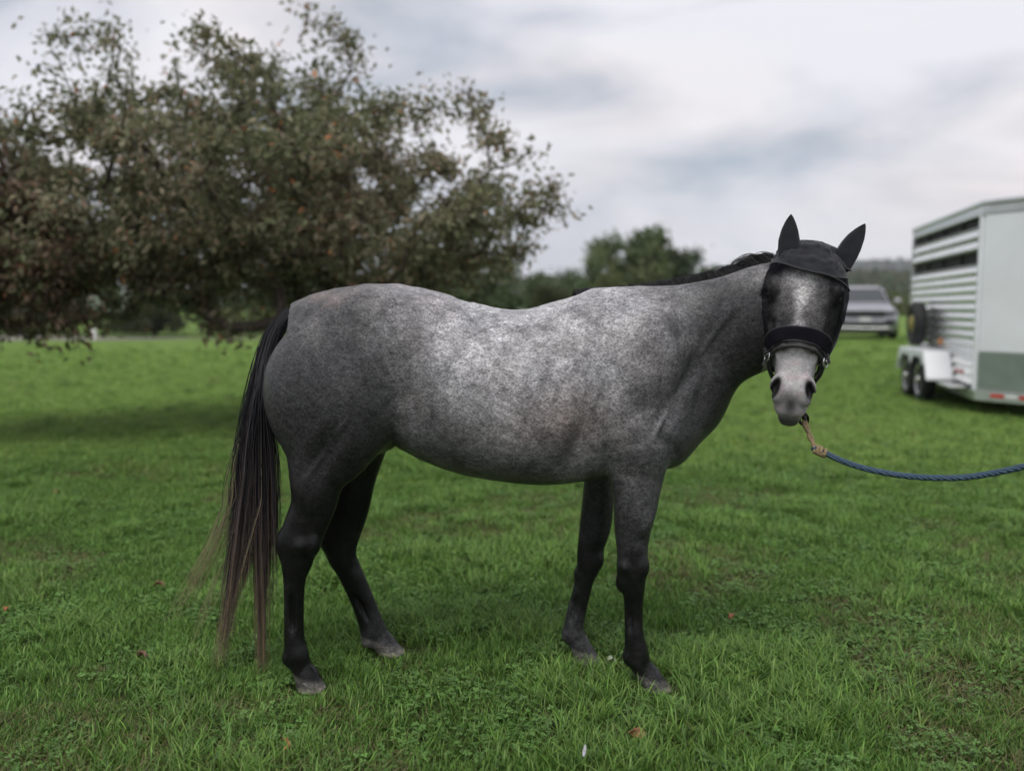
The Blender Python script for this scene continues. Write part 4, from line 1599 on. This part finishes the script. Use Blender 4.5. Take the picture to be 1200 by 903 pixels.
APPLE = [((0.144, 0.164, 0.083), 28), ((0.176, 0.178, 0.104), 26), ((0.228, 0.220, 0.134), 18), ((0.271, 0.229, 0.159), 12), ((0.278, 0.190, 0.129), 7), ((0.499, 0.229, 0.107), 1.5)]
PINK = [((0.121, 0.142, 0.065), 22), ((0.178, 0.168, 0.087), 22), ((0.269, 0.192, 0.135), 20), ((0.354, 0.227, 0.170), 16), ((0.511, 0.213, 0.100), 2.5)]
make_tree('apple_tree', (at(372, 400, 10)[0], 10.2), 1.25,
          [blob(265, 222, 10, 205, 2.1, 128), blob(470, 265, 9.8, 145, 1.9, 115), blob(170, 275, 10, 150, 1.9, 95), blob(330, 148, 10, 95, 1.2, 60),
           blob(590, 285, 9.8, 55, .9, 55), blob(140, 130, 10, 60, .9, 45), blob(380, 300, 10.5, 220, 2.0, 60)],
          600, 88, .085, .13, APPLE, 5, 'large spreading apple tree with olive and russet leaves behind the horse', trunk_r=.17, shoots=150, narrow=.8,
          extra=[W(246, 374, 9.5), W(247, 390, 9.45), W(268, 384, 9.4), W(272, 402, 9.3), W(150, 372, 9.5), W(330, 372, 9.4), W(640, 240, 9.8), W(662, 252, 9.8), W(650, 215, 9.8), W(60, 45, 10), W(110, 40, 10), W(360, 22, 10), W(395, 40, 10), W(415, 58, 10), W(560, 120, 9.9), W(540, 105, 9.9)])
make_tree('apple_tree', (at(-140, 400, 9.0)[0], 9.0), 1.1,
          [blob(10, 275, 9.0, 110, 1.1, 85), blob(55, 328, 9.0, 85, 1.0, 52), blob(-80, 250, 9.0, 120, 1.2, 130)],
          240, 95, .085, .13, PINK, 8, 'smaller pinkish brown leaved tree cut by the left edge of the picture', trunk_r=.13, shoots=14, narrow=.8, extra=[W(74, 378, 8.8), W(77, 396, 8.8), W(30, 385, 8.8), W(10, 380, 8.8), W(110, 372, 8.8)])

DARK = [((0.069, 0.107, 0.045), 3), ((0.086, 0.124, 0.053), 3), ((0.107, 0.141, 0.061), 2), ((0.132, 0.145, 0.070), 1)]
MID = [((0.108, 0.165, 0.072), 3), ((0.136, 0.186, 0.083), 3), ((0.165, 0.208, 0.089), 2), ((0.186, 0.194, 0.100), 1)]
YEL = [((.105, .140, .052), 3), ((.14, .165, .060), 3), ((.17, .175, .068), 2), ((.16, .14, .07), 1)]
OLIVE = [((.060, .078, .034), 3), ((.078, .088, .042), 3), ((.095, .090, .050), 2)]


def far_tree(name, px, top, wpx, Y, pal, seed, label, cat='tree', group='trees along the far edge of the field', low=385, n=46, per=95, leaf=None, split=1):
    h = CAM_H + (362 - top) / F_PX * Y
    cy = (top + low) / 2
    bl = []
    g = np.random.default_rng(seed)
    half = wpx / 2
    hp = (low - top) / 2
    for k in range(7):
        a = g.random() * 6.283
        rr = .35 + .3 * g.random()
        bl.append(blob(px + half * rr * math.cos(a), cy - hp * .1 + hp * rr * math.sin(a), Y + half * .5 * Y / F_PX * (g.random() - .5), half * (.28 + .2 * g.random()), half * .5 * Y / F_PX, hp * (.26 + .16 * g.random())))
    bl.append(blob(px, cy + hp * .25, Y, half * .8, half * .7 * Y / F_PX, hp * .6))
    s = Y / 60.0
    make_tree(name, (at(px, 380, Y)[0], Y), h * .28, bl, n, per, leaf or .34 * s, .42 * s, pal, seed, label, cat, group, trunk_r=.018 * h, droop=.1)


far_tree('field_tree', 738, 256, 104, 60, MID, 31, 'tall round tree on the skyline left of centre of the far clump', n=120)
far_tree('field_tree', 784, 260, 66, 62, DARK, 32, 'rounded dark tree with a leaning top right of the tallest far tree', n=80)
far_tree('field_tree', 697, 296, 62, 56, MID, 33, 'lower bright green tree left of the tallest far tree')
far_tree('field_tree', 712, 322, 56, 50, YEL, 34, 'pale yellow green bush in front of the far clump of trees', n=36)
far_tree('field_tree', 832, 306, 52, 70, DARK, 35, 'low dark far tree just above the horse crest', n=36)
far_tree('field_tree', 648, 292, 90, 72, DARK, 36, 'dark blue green far tree seen right of the apple tree', n=50)
far_tree('field_shrub', 655, 335, 70, 24, OLIVE, 37, 'russet olive shrub at the foot of the apple tree on the right', cat='shrub', n=44, low=372, leaf=.10)
far_tree('hedge_tree', 22, 128, 150, 46, MID, 41, 'tall green tree rising behind the pinkish tree at the left edge', n=95, low=396, leaf=.24)
HL = ['farthest left dark hedge tree behind the apple tree', 'dark hedge tree behind the white marker post', 'dark hedge tree behind the left half of the apple tree',
      'dark hedge tree behind the middle of the apple tree', 'dark hedge tree behind the horse rump', 'dark hedge tree behind the right half of the apple tree', 'dark hedge tree behind the horse loins']
for k, px in enumerate((-20, 80, 180, 275, 370, 465, 560)):
    far_tree('hedge_tree', px, 285 - 12 * (k % 3), 130, 47 + 3 * (k % 2), DARK, 50 + k, HL[k], group='hedge behind the apple tree', n=54, low=392, leaf=.30)
SL = ['low hedge shrub left of the marker post', 'low hedge shrub right of the marker post', 'low yellowish hedge shrub near the horse tail']
for k, px in enumerate((40, 170, 290)):
    far_tree('hedge_shrub', px, 352 + 4 * k, 120, 45, YEL if k == 2 else OLIVE, 70 + k, SL[k], cat='shrub', group='shrubs under the hedge', n=30, low=394, leaf=.22)
RL = ['bushy tree behind the roof of the silver car', 'yellowish bushy tree beside the trailer behind the car', 'green bushy tree half hidden by the trailer']
for k, (px, tp) in enumerate(((1010, 336), (1050, 345), (1095, 330))):
    far_tree('field_tree', px, tp, 64, 95, (MID, YEL, MID)[k], 80 + k, RL[k], n=40, low=378, leaf=.42)


def build_hills():
    M_hill = plain('hill_ground', (0.06, 0.085, 0.035), 0.9, noise=0.3, nscale=0.02)
    M_wood = leaf_mat('woodland_leaf', 0.25)
    for nm, Y, prof, sd, lab in (('hill', 420, [(-900, 5), (-300, 8), (-60, 9), (40, 12), (110, 11), (170, 14), (230, 14), (330, 11), (600, 14), (1000, 8)], 3, 'wooded hill behind the car'),
                                 ('hill', 1500, [(-1500, 30), (-300, 40), (300, 45), (640, 66), (900, 56), (1400, 40)], 4, 'distant ridge on the horizon beyond the wooded hill')):
        dep = Y * .28
        xs = np.linspace(prof[0][0], prof[-1][0], 140)
        ys = np.linspace(0, 1, 10)
        hz = np.interp(xs, [p[0] for p in prof], [p[1] for p in prof])
        hz = hz * (1 + .06 * np.sin(xs / Y * 21) + .04 * np.sin(xs / Y * 47 + 1))
        X, T = np.meshgrid(xs, ys)
        Z = .3 + hz[None, :] * np.sin(np.pi * T) ** .8
        Yy = Y + (T - .5) * dep * 2
        V = np.stack([X.ravel(), Yy.ravel(), Z.ravel()], 1)
        nx = len(xs)
        a = (np.arange(len(ys) - 1)[:, None] * nx + np.arange(nx - 1)[None, :]).ravel()
        o = np_mesh(nm, V, np.stack([a, a + 1, a + 1 + nx, a + nx], 1).ravel(), np.full(len(a), 4), M_hill, smooth=True)
        tag(o, lab, kind='structure')
        g = np.random.default_rng(sd)
        n = 26000 if Y < 1000 else 16000
        s = Y / 420
        xr = (0, .75) if Y < 1000 else (.2, .7)
        cx = (xr[0] + (xr[1] - xr[0]) * g.random(n // 24)) * Y
        cy = Y + (g.random(n // 24) - .95) * dep
        cz = .3 + np.interp(cx, xs, hz) * np.sin(np.pi * np.clip((cy - Y) / (2 * dep) + .5, 0, 1)) ** .8
        cc = np.stack([cx, cy, cz], 1)
        k = np.repeat(np.arange(len(cc)), 24)
        d = g.normal(size=(len(k), 3))
        d /= np.linalg.norm(d, axis=1, keepdims=True)
        r = (2.2 + 2.0 * g.random(len(cc)))[k] * s
        C = cc[k] + d * r[:, None] * np.array([1, 1, .9]) + np.array([0, 0, 1.5 * s])
        ln = (1.6 + 1.4 * g.random(len(k))) * s
        base = np.array([(.042, .072, .026), (.055, .080, .030), (.070, .085, .035), (.085, .075, .035)])[g.integers(0, 4, len(cc))][k]
        cols = base * (.75 + .5 * g.random((len(k), 1)))
        w = leaf_cloud('woodland', C, g.normal(size=(len(k), 3)), d, ln, ln * .8, cols, M_wood, None)
        tag(w, 'far-off woodland covering the ' + ('near hill' if Y < 1000 else 'distant ridge'), 'woodland', kind='stuff')


build_hills()

# ------------------------------------------------------------------ horse trailer
def build_trailer():
    A = (6.27, 11.5)
    ang = math.atan2(.97, .23)
    gz = 0.0
    root = empty('horse_trailer', (A[0], A[1], gz), ang)
    tag(root, 'silver and white slat-sided horse trailer with tandem wheels at the right edge', 'trailer')
    M_dark = plain('dark_interior', (0.010, 0.010, 0.011), 0.8)
    M_slat = plain('slat_aluminium', (0.80, 0.82, 0.80), 0.22, metal=0.9, noise=0.08, nscale=2.5, bump=0.08, bscale=6)
    M_plate = plain('tread_plate', (0.30, 0.36, 0.32), 0.38, metal=0.6, noise=0.10, nscale=4)
    t = M_plate.node_tree
    vo = t.nodes.new('ShaderNodeTexVoronoi')
    vo.inputs['Scale'].default_value = 28
    tcx = t.nodes.new('ShaderNodeTexCoord')
    t.links.new(tcx.outputs['Object'], vo.inputs['Vector'])
    bp = t.nodes.new('ShaderNodeBump')
    bp.inputs['Strength'].default_value = 0.5
    bp.inputs['Distance'].default_value = 0.004
    t.links.new(vo.outputs['Distance'], bp.inputs['Height'])
    t.links.new(bp.outputs[0], t.nodes['Principled BSDF'].inputs['Normal'])
    M_red = plain('red_reflector', (0.55, 0.035, 0.03), 0.3)
    M_amber = plain('amber_marker', (0.60, 0.22, 0.05), 0.3)
    M_wtape = plain('white_reflector', (0.75, 0.75, 0.75), 0.35)
    LEN, WID, NF = 4.1, 1.9, 1.0

    def foot(ins):
        return [(-ins * -.4, -ins), (-NF + ins * 1.4, -WID / 2), (ins * .4, -WID + ins), (LEN - ins, -WID + ins), (LEN - ins, -ins)]
    prism('inner_box', foot(.045), .34, 2.70, M_dark, root, axis='Z')
    prism('floor_frame', foot(-.012), .20, .345, M_alu, root, axis='Z', bev=.012)
    prism('roof', foot(-.035), 2.80, 2.87, M_alu, root, axis='Z', bev=.02)
    prism('roof_rail', foot(-.02), 2.675, 2.797, M_alu, root, axis='Z', bev=.01)
    # slats of the left side, between corner posts
    prof = lambda h: [(-.03, 0), (.004, .004), (.026, .012), (.030, h * .30), (.024, h * .50), (.004, h * .90), (-.004, h * .97), (-.03, h * .985)]

    def slat(z, h):
        poly = [(y, z + zz) for y, zz in prof(h)]
        return prism('slat', poly, .075, LEN - .075, M_slat, root, axis='X')
    z = .385
    for k in range(13):
        slat(z, .1255)
        z += .1255
    for k in range(2):
        slat(2.205 + k * .152, .152)
    bevel_box('corner_post', (.0, -.06, .345), (.075, .030, 2.675), M_white, root, .012)
    bevel_box('corner_post', (LEN - .075, -.06, .345), (LEN, .030, 2.675), M_alu, root, .012)
    for zz in (2.022, 2.51):                                     # edges of the two long air gaps
        bevel_box('gap_trim', (.076, -.03, zz), (LEN - .076, .020, zz + .016), M_alu, root, .004, 1)
    for xx in (1.05, 2.05, 3.05):
        for z0, z1 in ((2.04, 2.203), (2.528, 2.673)):
            bevel_box('gap_bar', (xx, -.040, z0), (xx + .03, -.012, z1), M_black, root, .004, 1)

    def nose(name, s0, s1, z0, z1, o0, o1, mat, bev=.006):
        d = np.array([-NF, -WID / 2])
        ln = np.linalg.norm(d)
        d = d / ln
        nrm = np.array([d[1], -d[0]])
        if nrm[1] < 0:
            nrm = -nrm
        P = [d * s0 + nrm * o0, d * s1 + nrm * o0, d * s1 + nrm * o1, d * s0 + nrm * o1]
        return prism(name, [tuple(p) for p in P], z0, z1, mat, root, axis='Z', bev=bev)
    nose('nose_panel', .03, 1.30, .862, 2.672, -.03, .012, M_white)
    nose('stone_guard', .03, 1.30, .372, .858, -.03, .016, M_plate)
    nose('guard_trim', .03, 1.30, .350, .370, -.03, .022, M_alu, .003)
    nose('reflector', .22, .40, .262, .308, .010, .022, M_red, .003)
    nose('reflector', .42, .58, .262, .308, .010, .022, M_wtape, .003)
    nose('reflector', .60, .78, .262, .308, .010, .022, M_red, .003)
    # wheels, fender, step
    for xx in (1.62, 2.50):
        w = lathe('wheel', [(.17, .10), (.17, .20), (.175, .235), (.172, .30), (.185, .335), (.22, .352), (.33, .352), (.365, .335), (.378, .30), (.375, .235), (.355, .225)], M_black, root, 32, 'Y')
        w.location = (xx, 0, .352)
        r = lathe('rim', [(.30, .03), (.345, .06), (.352, .10), (.335, .15), (.345, .20), (.372, .222), (.368, .236), (.30, .236)], M_alu, w, 28, 'Y')
        lathe('hub', [(.34, .055), (.385, .05), (.395, .02)], M_chrome, r, 16, 'Y')
    topz = .80
    prism('fender_top', [(1.25, topz), (1.25, topz - .03), (2.95, topz - .03), (2.95, topz)], .03, .40, M_white, root, bev=.006)
    prism('fender_skirt', [(1.24, .60), (1.32, .60), (1.40, .70), (1.90, .70), (2.06, .56), (2.22, .70), (2.74, .70), (2.84, .60), (2.98, .60), (2.94, topz - .031), (1.26, topz - .031)], .385, .402, M_white, root, bev=.004)
    prism('fender_front', [(1.245, topz + .001), (.98, .42), (.98, .38), (1.03, .38), (1.27, topz - .035)], .03, .395, M_white, root, bev=.006)
    prism('fender_rear', [(2.955, topz + .001), (3.16, .44), (3.11, .42), (2.93, topz - .035)], .03, .395, M_white, root, bev=.006)
    bevel_box('side_step', (.30, .03, .33), (.96, .26, .37), M_alu, root, .01)
    bevel_box('axle', (1.58, -1.7, .30), (1.66, .18, .38), M_black, root, .01)
    bevel_box('axle', (2.46, -1.7, .30), (2.54, .18, .38), M_black, root, .01)
    for xx in (.55, .80):
        bevel_box('marker_light', (xx, .028, .52), (xx + .08, .045, .58), M_red, root, .006)
    bevel_box('marker_light', (1.75, .028, .88), (1.85, .060, .98), M_amber, root, .01)
    # spare tyre bolted to the side
    sp = lathe('spare_tyre', [(.06, .10), (.06, .22), (.075, .33), (.11, .355), (.22, .355), (.255, .335), (.268, .30), (.262, .22), (.24, .21), (.22, .10)], M_black, root, 36, 'Y')
    sp.location = (2.82, 0, 1.19)
    lathe('wheel_centre', [(.20, .15), (.25, .14), (.28, .08), (.285, .02)], plain('yellow_cover', (0.30, 0.26, 0.07), 0.6), sp, 24, 'Y')
    bevel_box('spare_bracket', (2.76, .02, .95), (2.88, .08, 1.45), M_alu, root, .01)


build_trailer()


# ------------------------------------------------------------------ parked car
def build_car():
    Y0 = 27.0
    X0 = W(1014, 362, Y0)[0]
    gz = float(ground_z(X0, Y0 + 1))
    root = empty('parked_car', (X0, Y0, gz), -math.atan2(X0, Y0) + R(5))
    root.scale = (1.10, 1.10, 1.06)
    tag(root, 'silver sport utility car parked nose towards the camera beside the trailer', 'car')
    M_paint, tt, pp = new_mat('silver_paint')
    pp.inputs['Base Color'].default_value = (0.36, 0.36, 0.40, 1)
    pp.inputs['Metallic'].default_value = 0.55
    pp.inputs['Roughness'].default_value = 0.33
    pp.inputs['Coat Weight'].default_value = 0.6
    nz = tt.nodes.new('ShaderNodeTexNoise')
    nz.inputs['Scale'].default_value = 900
    mr = tt.nodes.new('ShaderNodeMapRange')
    mr.inputs['To Min'].default_value = 0.28
    mr.inputs['To Max'].default_value = 0.40
    tt.links.new(nz.outputs['Fac'], mr.inputs['Value'])
    tt.links.new(mr.outputs[0], pp.inputs['Roughness'])
    M_glass = plain('car_glass', (0.02, 0.03, 0.035), 0.06, spec=0.8, noise=0.05)
    M_grille = plain('black_grille', (0.010, 0.010, 0.012), 0.4)
    M_lens = plain('headlight_lens', (0.07, 0.075, 0.085), 0.1, spec=0.8)

    def loft(name, st_, mat, close=True):
        V, F = [], []
        m = len(st_[0])
        for ring in st_:
            V += ring
        for i in range(len(st_) - 1):
            for j in range(m):
                k = (j + 1) % m
                F.append((i * m + j, i * m + k, (i + 1) * m + k, (i + 1) * m + j))
        F.append(tuple(range(m)))
        F.append(tuple((len(st_) - 1) * m + j for j in range(m)))
        o = mesh_obj(name, V, F, mat, root, smooth=True)
        bm = bmesh.new()
        bm.from_mesh(o.data)
        bmesh.ops.recalc_face_normals(bm, faces=list(bm.faces))
        bm.to_mesh(o.data)
        bm.free()
        md = o.modifiers.new('edge', 'EDGE_SPLIT')
        md.split_angle = R(40)
        return o

    def sec(y, hw, zb, zt, crown=.03):
        h = zt - zb
        return [(-hw * .90, y, zb), (-hw, y, zb + h * .18), (-hw * 1.0, y, zb + h * .55), (-hw * .97, y, zb + h * .80), (-hw * .84, y, zt - .02), (-hw * .4, y, zt + crown),
                (hw * .4, y, zt + crown), (hw * .84, y, zt - .02), (hw * .97, y, zb + h * .80), (hw, y, zb + h * .55), (hw, y, zb + h * .18), (hw * .90, y, zb)]
    loft('body', [sec(0, .66, .34, .74, .0), sec(.05, .78, .28, .86, .01), sec(.16, .87, .25, .95, .02), sec(.40, .92, .24, 1.00), sec(.9, .93, .24, 1.05), sec(1.3, .93, .24, 1.09),
                  sec(2.4, .93, .24, 1.10), sec(3.9, .93, .26, 1.10), sec(4.35, .89, .32, 1.06), sec(4.5, .80, .40, .98)], M_paint)

    def cab(y, hb, ht, zb, zt):
        return [(-hb, y, zb), (-hb * .97, y, zb + (zt - zb) * .3), (-ht, y, zt - .05), (-ht * .85, y, zt), (ht * .85, y, zt), (ht, y, zt - .05), (hb * .97, y, zb + (zt - zb) * .3), (hb, y, zb)]
    loft('cabin', [cab(1.18, .80, .78, 1.06, 1.12), cab(1.90, .84, .66, 1.06, 1.58), cab(2.35, .85, .64, 1.06, 1.655), cab(3.3, .85, .63, 1.06, 1.64), cab(4.1, .82, .61, 1.06, 1.50), cab(4.4, .78, .66, 1.06, 1.12)], M_paint)

    def panel(name, pts, mat, th=.02):
        n = Vector(np.cross(np.array(pts[1]) - np.array(pts[0]), np.array(pts[2]) - np.array(pts[0]))).normalized()
        V = [tuple(np.array(p) + np.array(n) * th * .5) for p in pts] + [tuple(np.array(p) - np.array(n) * th * .5) for p in pts]
        m = len(pts)
        F = [tuple(range(m)), tuple(range(2 * m - 1, m - 1, -1))] + [(i, m + i, m + (i + 1) % m, (i + 1) % m) for i in range(m)]
        o = mesh_obj(name, V, F, mat, root)
        bm = bmesh.new()
        bm.from_mesh(o.data)
        bmesh.ops.recalc_face_normals(bm, faces=list(bm.faces))
        bm.to_mesh(o.data)
        bm.free()
        return o
    panel('windscreen', [(-.72, 1.22, 1.135), (.72, 1.22, 1.135), (.585, 1.86, 1.56), (-.585, 1.86, 1.56)], M_glass, .03)
    for sg in (-1, 1):
        panel('side_window', [(sg * .862, 1.55, 1.14), (sg * .868, 2.30, 1.14), (sg * .675, 2.30, 1.57), (sg * .70, 2.0, 1.54)], M_glass, .02)
        panel('side_window', [(sg * .868, 2.38, 1.14), (sg * .868, 3.25, 1.14), (sg * .67, 3.20, 1.56), (sg * .675, 2.38, 1.57)], M_glass, .02)
        hl = bevel_box('headlight', (-.14, -.03, -.07), (.14, .10, .07), M_lens, root, .03)
        hl.location = (sg * .70, .015, .80)
        hl.rotation_euler = (0, sg * R(-6), sg * R(28))
        fg = bevel_box('fog_light', (-.13, -.03, -.09), (.13, .08, .09), M_grille, root, .02)
        fg.location = (sg * .68, .02, .52)
        fg.rotation_euler = (0, 0, sg * R(24))
        mi = bevel_box('wing_mirror', (-.10, -.06, -.07), (.10, .08, .07), M_paint, root, .035)
        mi.location = (sg * 1.02, 1.50, 1.17)
        for yy in (.85, 3.55):
            w = lathe('wheel', [(-.11, .10), (-.11, .27), (-.10, .335), (-.07, .352), (.07, .352), (.10, .335), (.11, .27), (.11, .10)], M_black, root, 28, 'X')
            w.location = (sg * .83, yy, .352)
            lathe('rim', [(sg * .08, .24), (sg * .112, .235), (sg * .118, .20), (sg * .10, .10), (sg * .115, .03)], M_alu, w, 20, 'X')
            lathe('wheel_arch', [(-.10, .30), (-.10, .41), (.105, .41), (.105, .30)], M_grille, root, 28, 'X').location = (sg * .84, yy, .36)
    gr = prism('grille', [(-.60, .82), (-.50, .69), (.50, .69), (.60, .82), (.52, .87), (-.52, .87)], -.045, .08, M_grille, root, bev=.012)
    prism('grille_chrome', [(-.53, .888), (-.52, .874), (.52, .874), (.53, .888)], -.030, .06, M_chrome, root)
    bevel_box('lower_grille', (-.56, -.045, .40), (.56, .06, .54), M_grille, root, .02)
    bevel_box('skid_plate', (-.66, -.045, .345), (.66, .10, .385), M_alu, root, .02)
    bevel_box('lower_bumper', (-.72, -.02, .20), (.72, .20, .342), M_grille, root, .02)
    bevel_box('number_plate', (-.16, -.06, .55), (.16, -.036, .67), plain('plate_white', (0.6, 0.6, 0.62), 0.4), root, .004)
    bevel_box('underbody', (-.78, .25, .20), (.78, 4.2, .30), M_black, root, .01)
    for sg in (-1, 1):
        tube('roof_rack', [(sg * .56, 2.0, 1.63), (sg * .57, 2.2, 1.69), (sg * .57, 3.4, 1.70), (sg * .56, 3.7, 1.63)], .016, M_grille, root, 6, smooth_n=20)


build_car()


# ------------------------------------------------------------------ small things
def build_small():
    p = W(125, 392, 40.5)
    gz = float(ground_z(p[0], 40.5))
    r = empty('marker_post', (p[0], 39.2, gz))
    tag(r, 'small white marker post beside the gravel track', 'post')
    Mw = plain('white_paint', (0.8, 0.8, 0.78), 0.5)
    bevel_box('shaft', (-.11, -.11, -.05), (.11, .11, .42), Mw, r, .03)
    prism('cap', [(-.13, .42), (.13, .42), (.05, .50), (-.05, .50)], -.13, .13, Mw, r, bev=.01)
    g = np.random.default_rng(4)
    LV = [(186, 687, .060, (.20, .11, .055), 'curled brown leaf in the grass left of the tail'),
          (166, 770, .060, (.17, .095, .060), 'dull brown leaf in the grass below the tail wisps'),
          (746, 857, .055, (.36, .17, .095), 'pale orange leaf in the grass in front of the near front hoof'),
          (330, 872, .040, (.30, .15, .05), 'small orange leaf in the grass below the near hind hoof'),
          (855, 722, .035, (.30, .14, .06), 'small orange leaf in the grass right of the front legs'),
          (7, 715, .035, (.34, .12, .05), 'tiny orange leaf at the left edge of the grass'),
          (66, 577, .040, (.26, .13, .05), 'orange brown leaf far out on the left lawn'),
          (716, 776, .034, (.30, .34, .24), 'pale upturned leaf between the two front hooves')]
    for px, py, sz, col, lab in LV:
        c = on_ground(px, py, .055)
        a = g.random() * 6.283
        V, F = [], []
        m = 9
        for i in range(m):
            t = i / (m - 1)
            w = sz * .36 * math.sin(math.pi * min(1, t * .96 + .03)) ** .8 * (1 + .12 * math.sin(i * 2.4))
            for s in (-1, -.5, 0, .5, 1):
                x = (t - .5) * sz
                y = s * w
                zz = .010 * abs(s) ** 1.5 + .012 * math.sin(t * 3.4 + s) + .004 * g.random()
                V.append((x, y, zz))
        for i in range(m - 1):
            for j in range(4):
                F.append((i * 5 + j, i * 5 + j + 1, (i + 1) * 5 + j + 1, (i + 1) * 5 + j))
        o = mesh_obj('fallen_leaf', V, F, plain('dry_leaf', col, 0.7, noise=0.35, nscale=60), None, smooth=True)
        o.location = c
        o.rotation_euler = (R(25) * g.normal() - R(10), R(20) * g.normal(), a)
        md = o.modifiers.new('thickness', 'SOLIDIFY')
        md.thickness = .0008
        tag(o, lab, 'leaf', 'fallen leaves in the grass')
        tube('stalk', [(-.5 * sz, 0, .006), (-.72 * sz, .03 * sz, .010), (-.9 * sz, .10 * sz, .006)], .0010, plain('stalk', (.12, .07, .03), .7), o, 5)
    # white feather
    c = on_ground(685, 879, .06)
    V, F = [], []
    for i in range(10):
        t = i / 9
        w = .010 * math.sin(math.pi * min(1, t + .05)) ** .6 * (1 + .1 * math.sin(i * 3))
        for s in (-1, 0, 1):
            V.append(((t - .5) * .055, s * w, .004 * abs(s) + .012 * t * t))
    for i in range(9):
        for j in range(2):
            F.append((i * 3 + j, i * 3 + j + 1, i * 3 + j + 4, i * 3 + j + 3))
    o = mesh_obj('feather', V, F, plain('white_feather', (.48, .48, .53), .7, noise=.2, nscale=200), None, smooth=True)
    o.modifiers.new('thickness', 'SOLIDIFY').thickness = .0006
    o.location = c
    o.rotation_euler = (R(10), R(-50), R(70))
    o.scale = (.65, .55, .65)
    tube('quill', [(-.032, 0, .001), (0, 0, .005), (.027, 0, .013)], .0007, plain('quill', (.7, .68, .6), .4), o, 5)
    tag(o, 'small white feather standing in the grass at the bottom', 'feather')


build_small()


# ------------------------------------------------------------------ humid air
def build_haze():
    v, f = box_data((-1600, -400, -1.2), (1600, 2600, 115))
    m = bpy.data.materials.new('humid_air')
    m.use_nodes = True
    t = m.node_tree
    t.nodes.clear()
    o_ = t.nodes.new('ShaderNodeOutputMaterial')
    pv = t.nodes.new('ShaderNodeVolumePrincipled')
    pv.inputs['Color'].default_value = (0.86, 0.90, 0.96, 1)
    pv.inputs['Density'].default_value = 0.0003
    t.links.new(pv.outputs[0], o_.inputs['Volume'])
    o = mesh_obj('haze', v, f, m)
    tag(o, 'thin humid air over the whole field', kind='stuff')


build_haze()
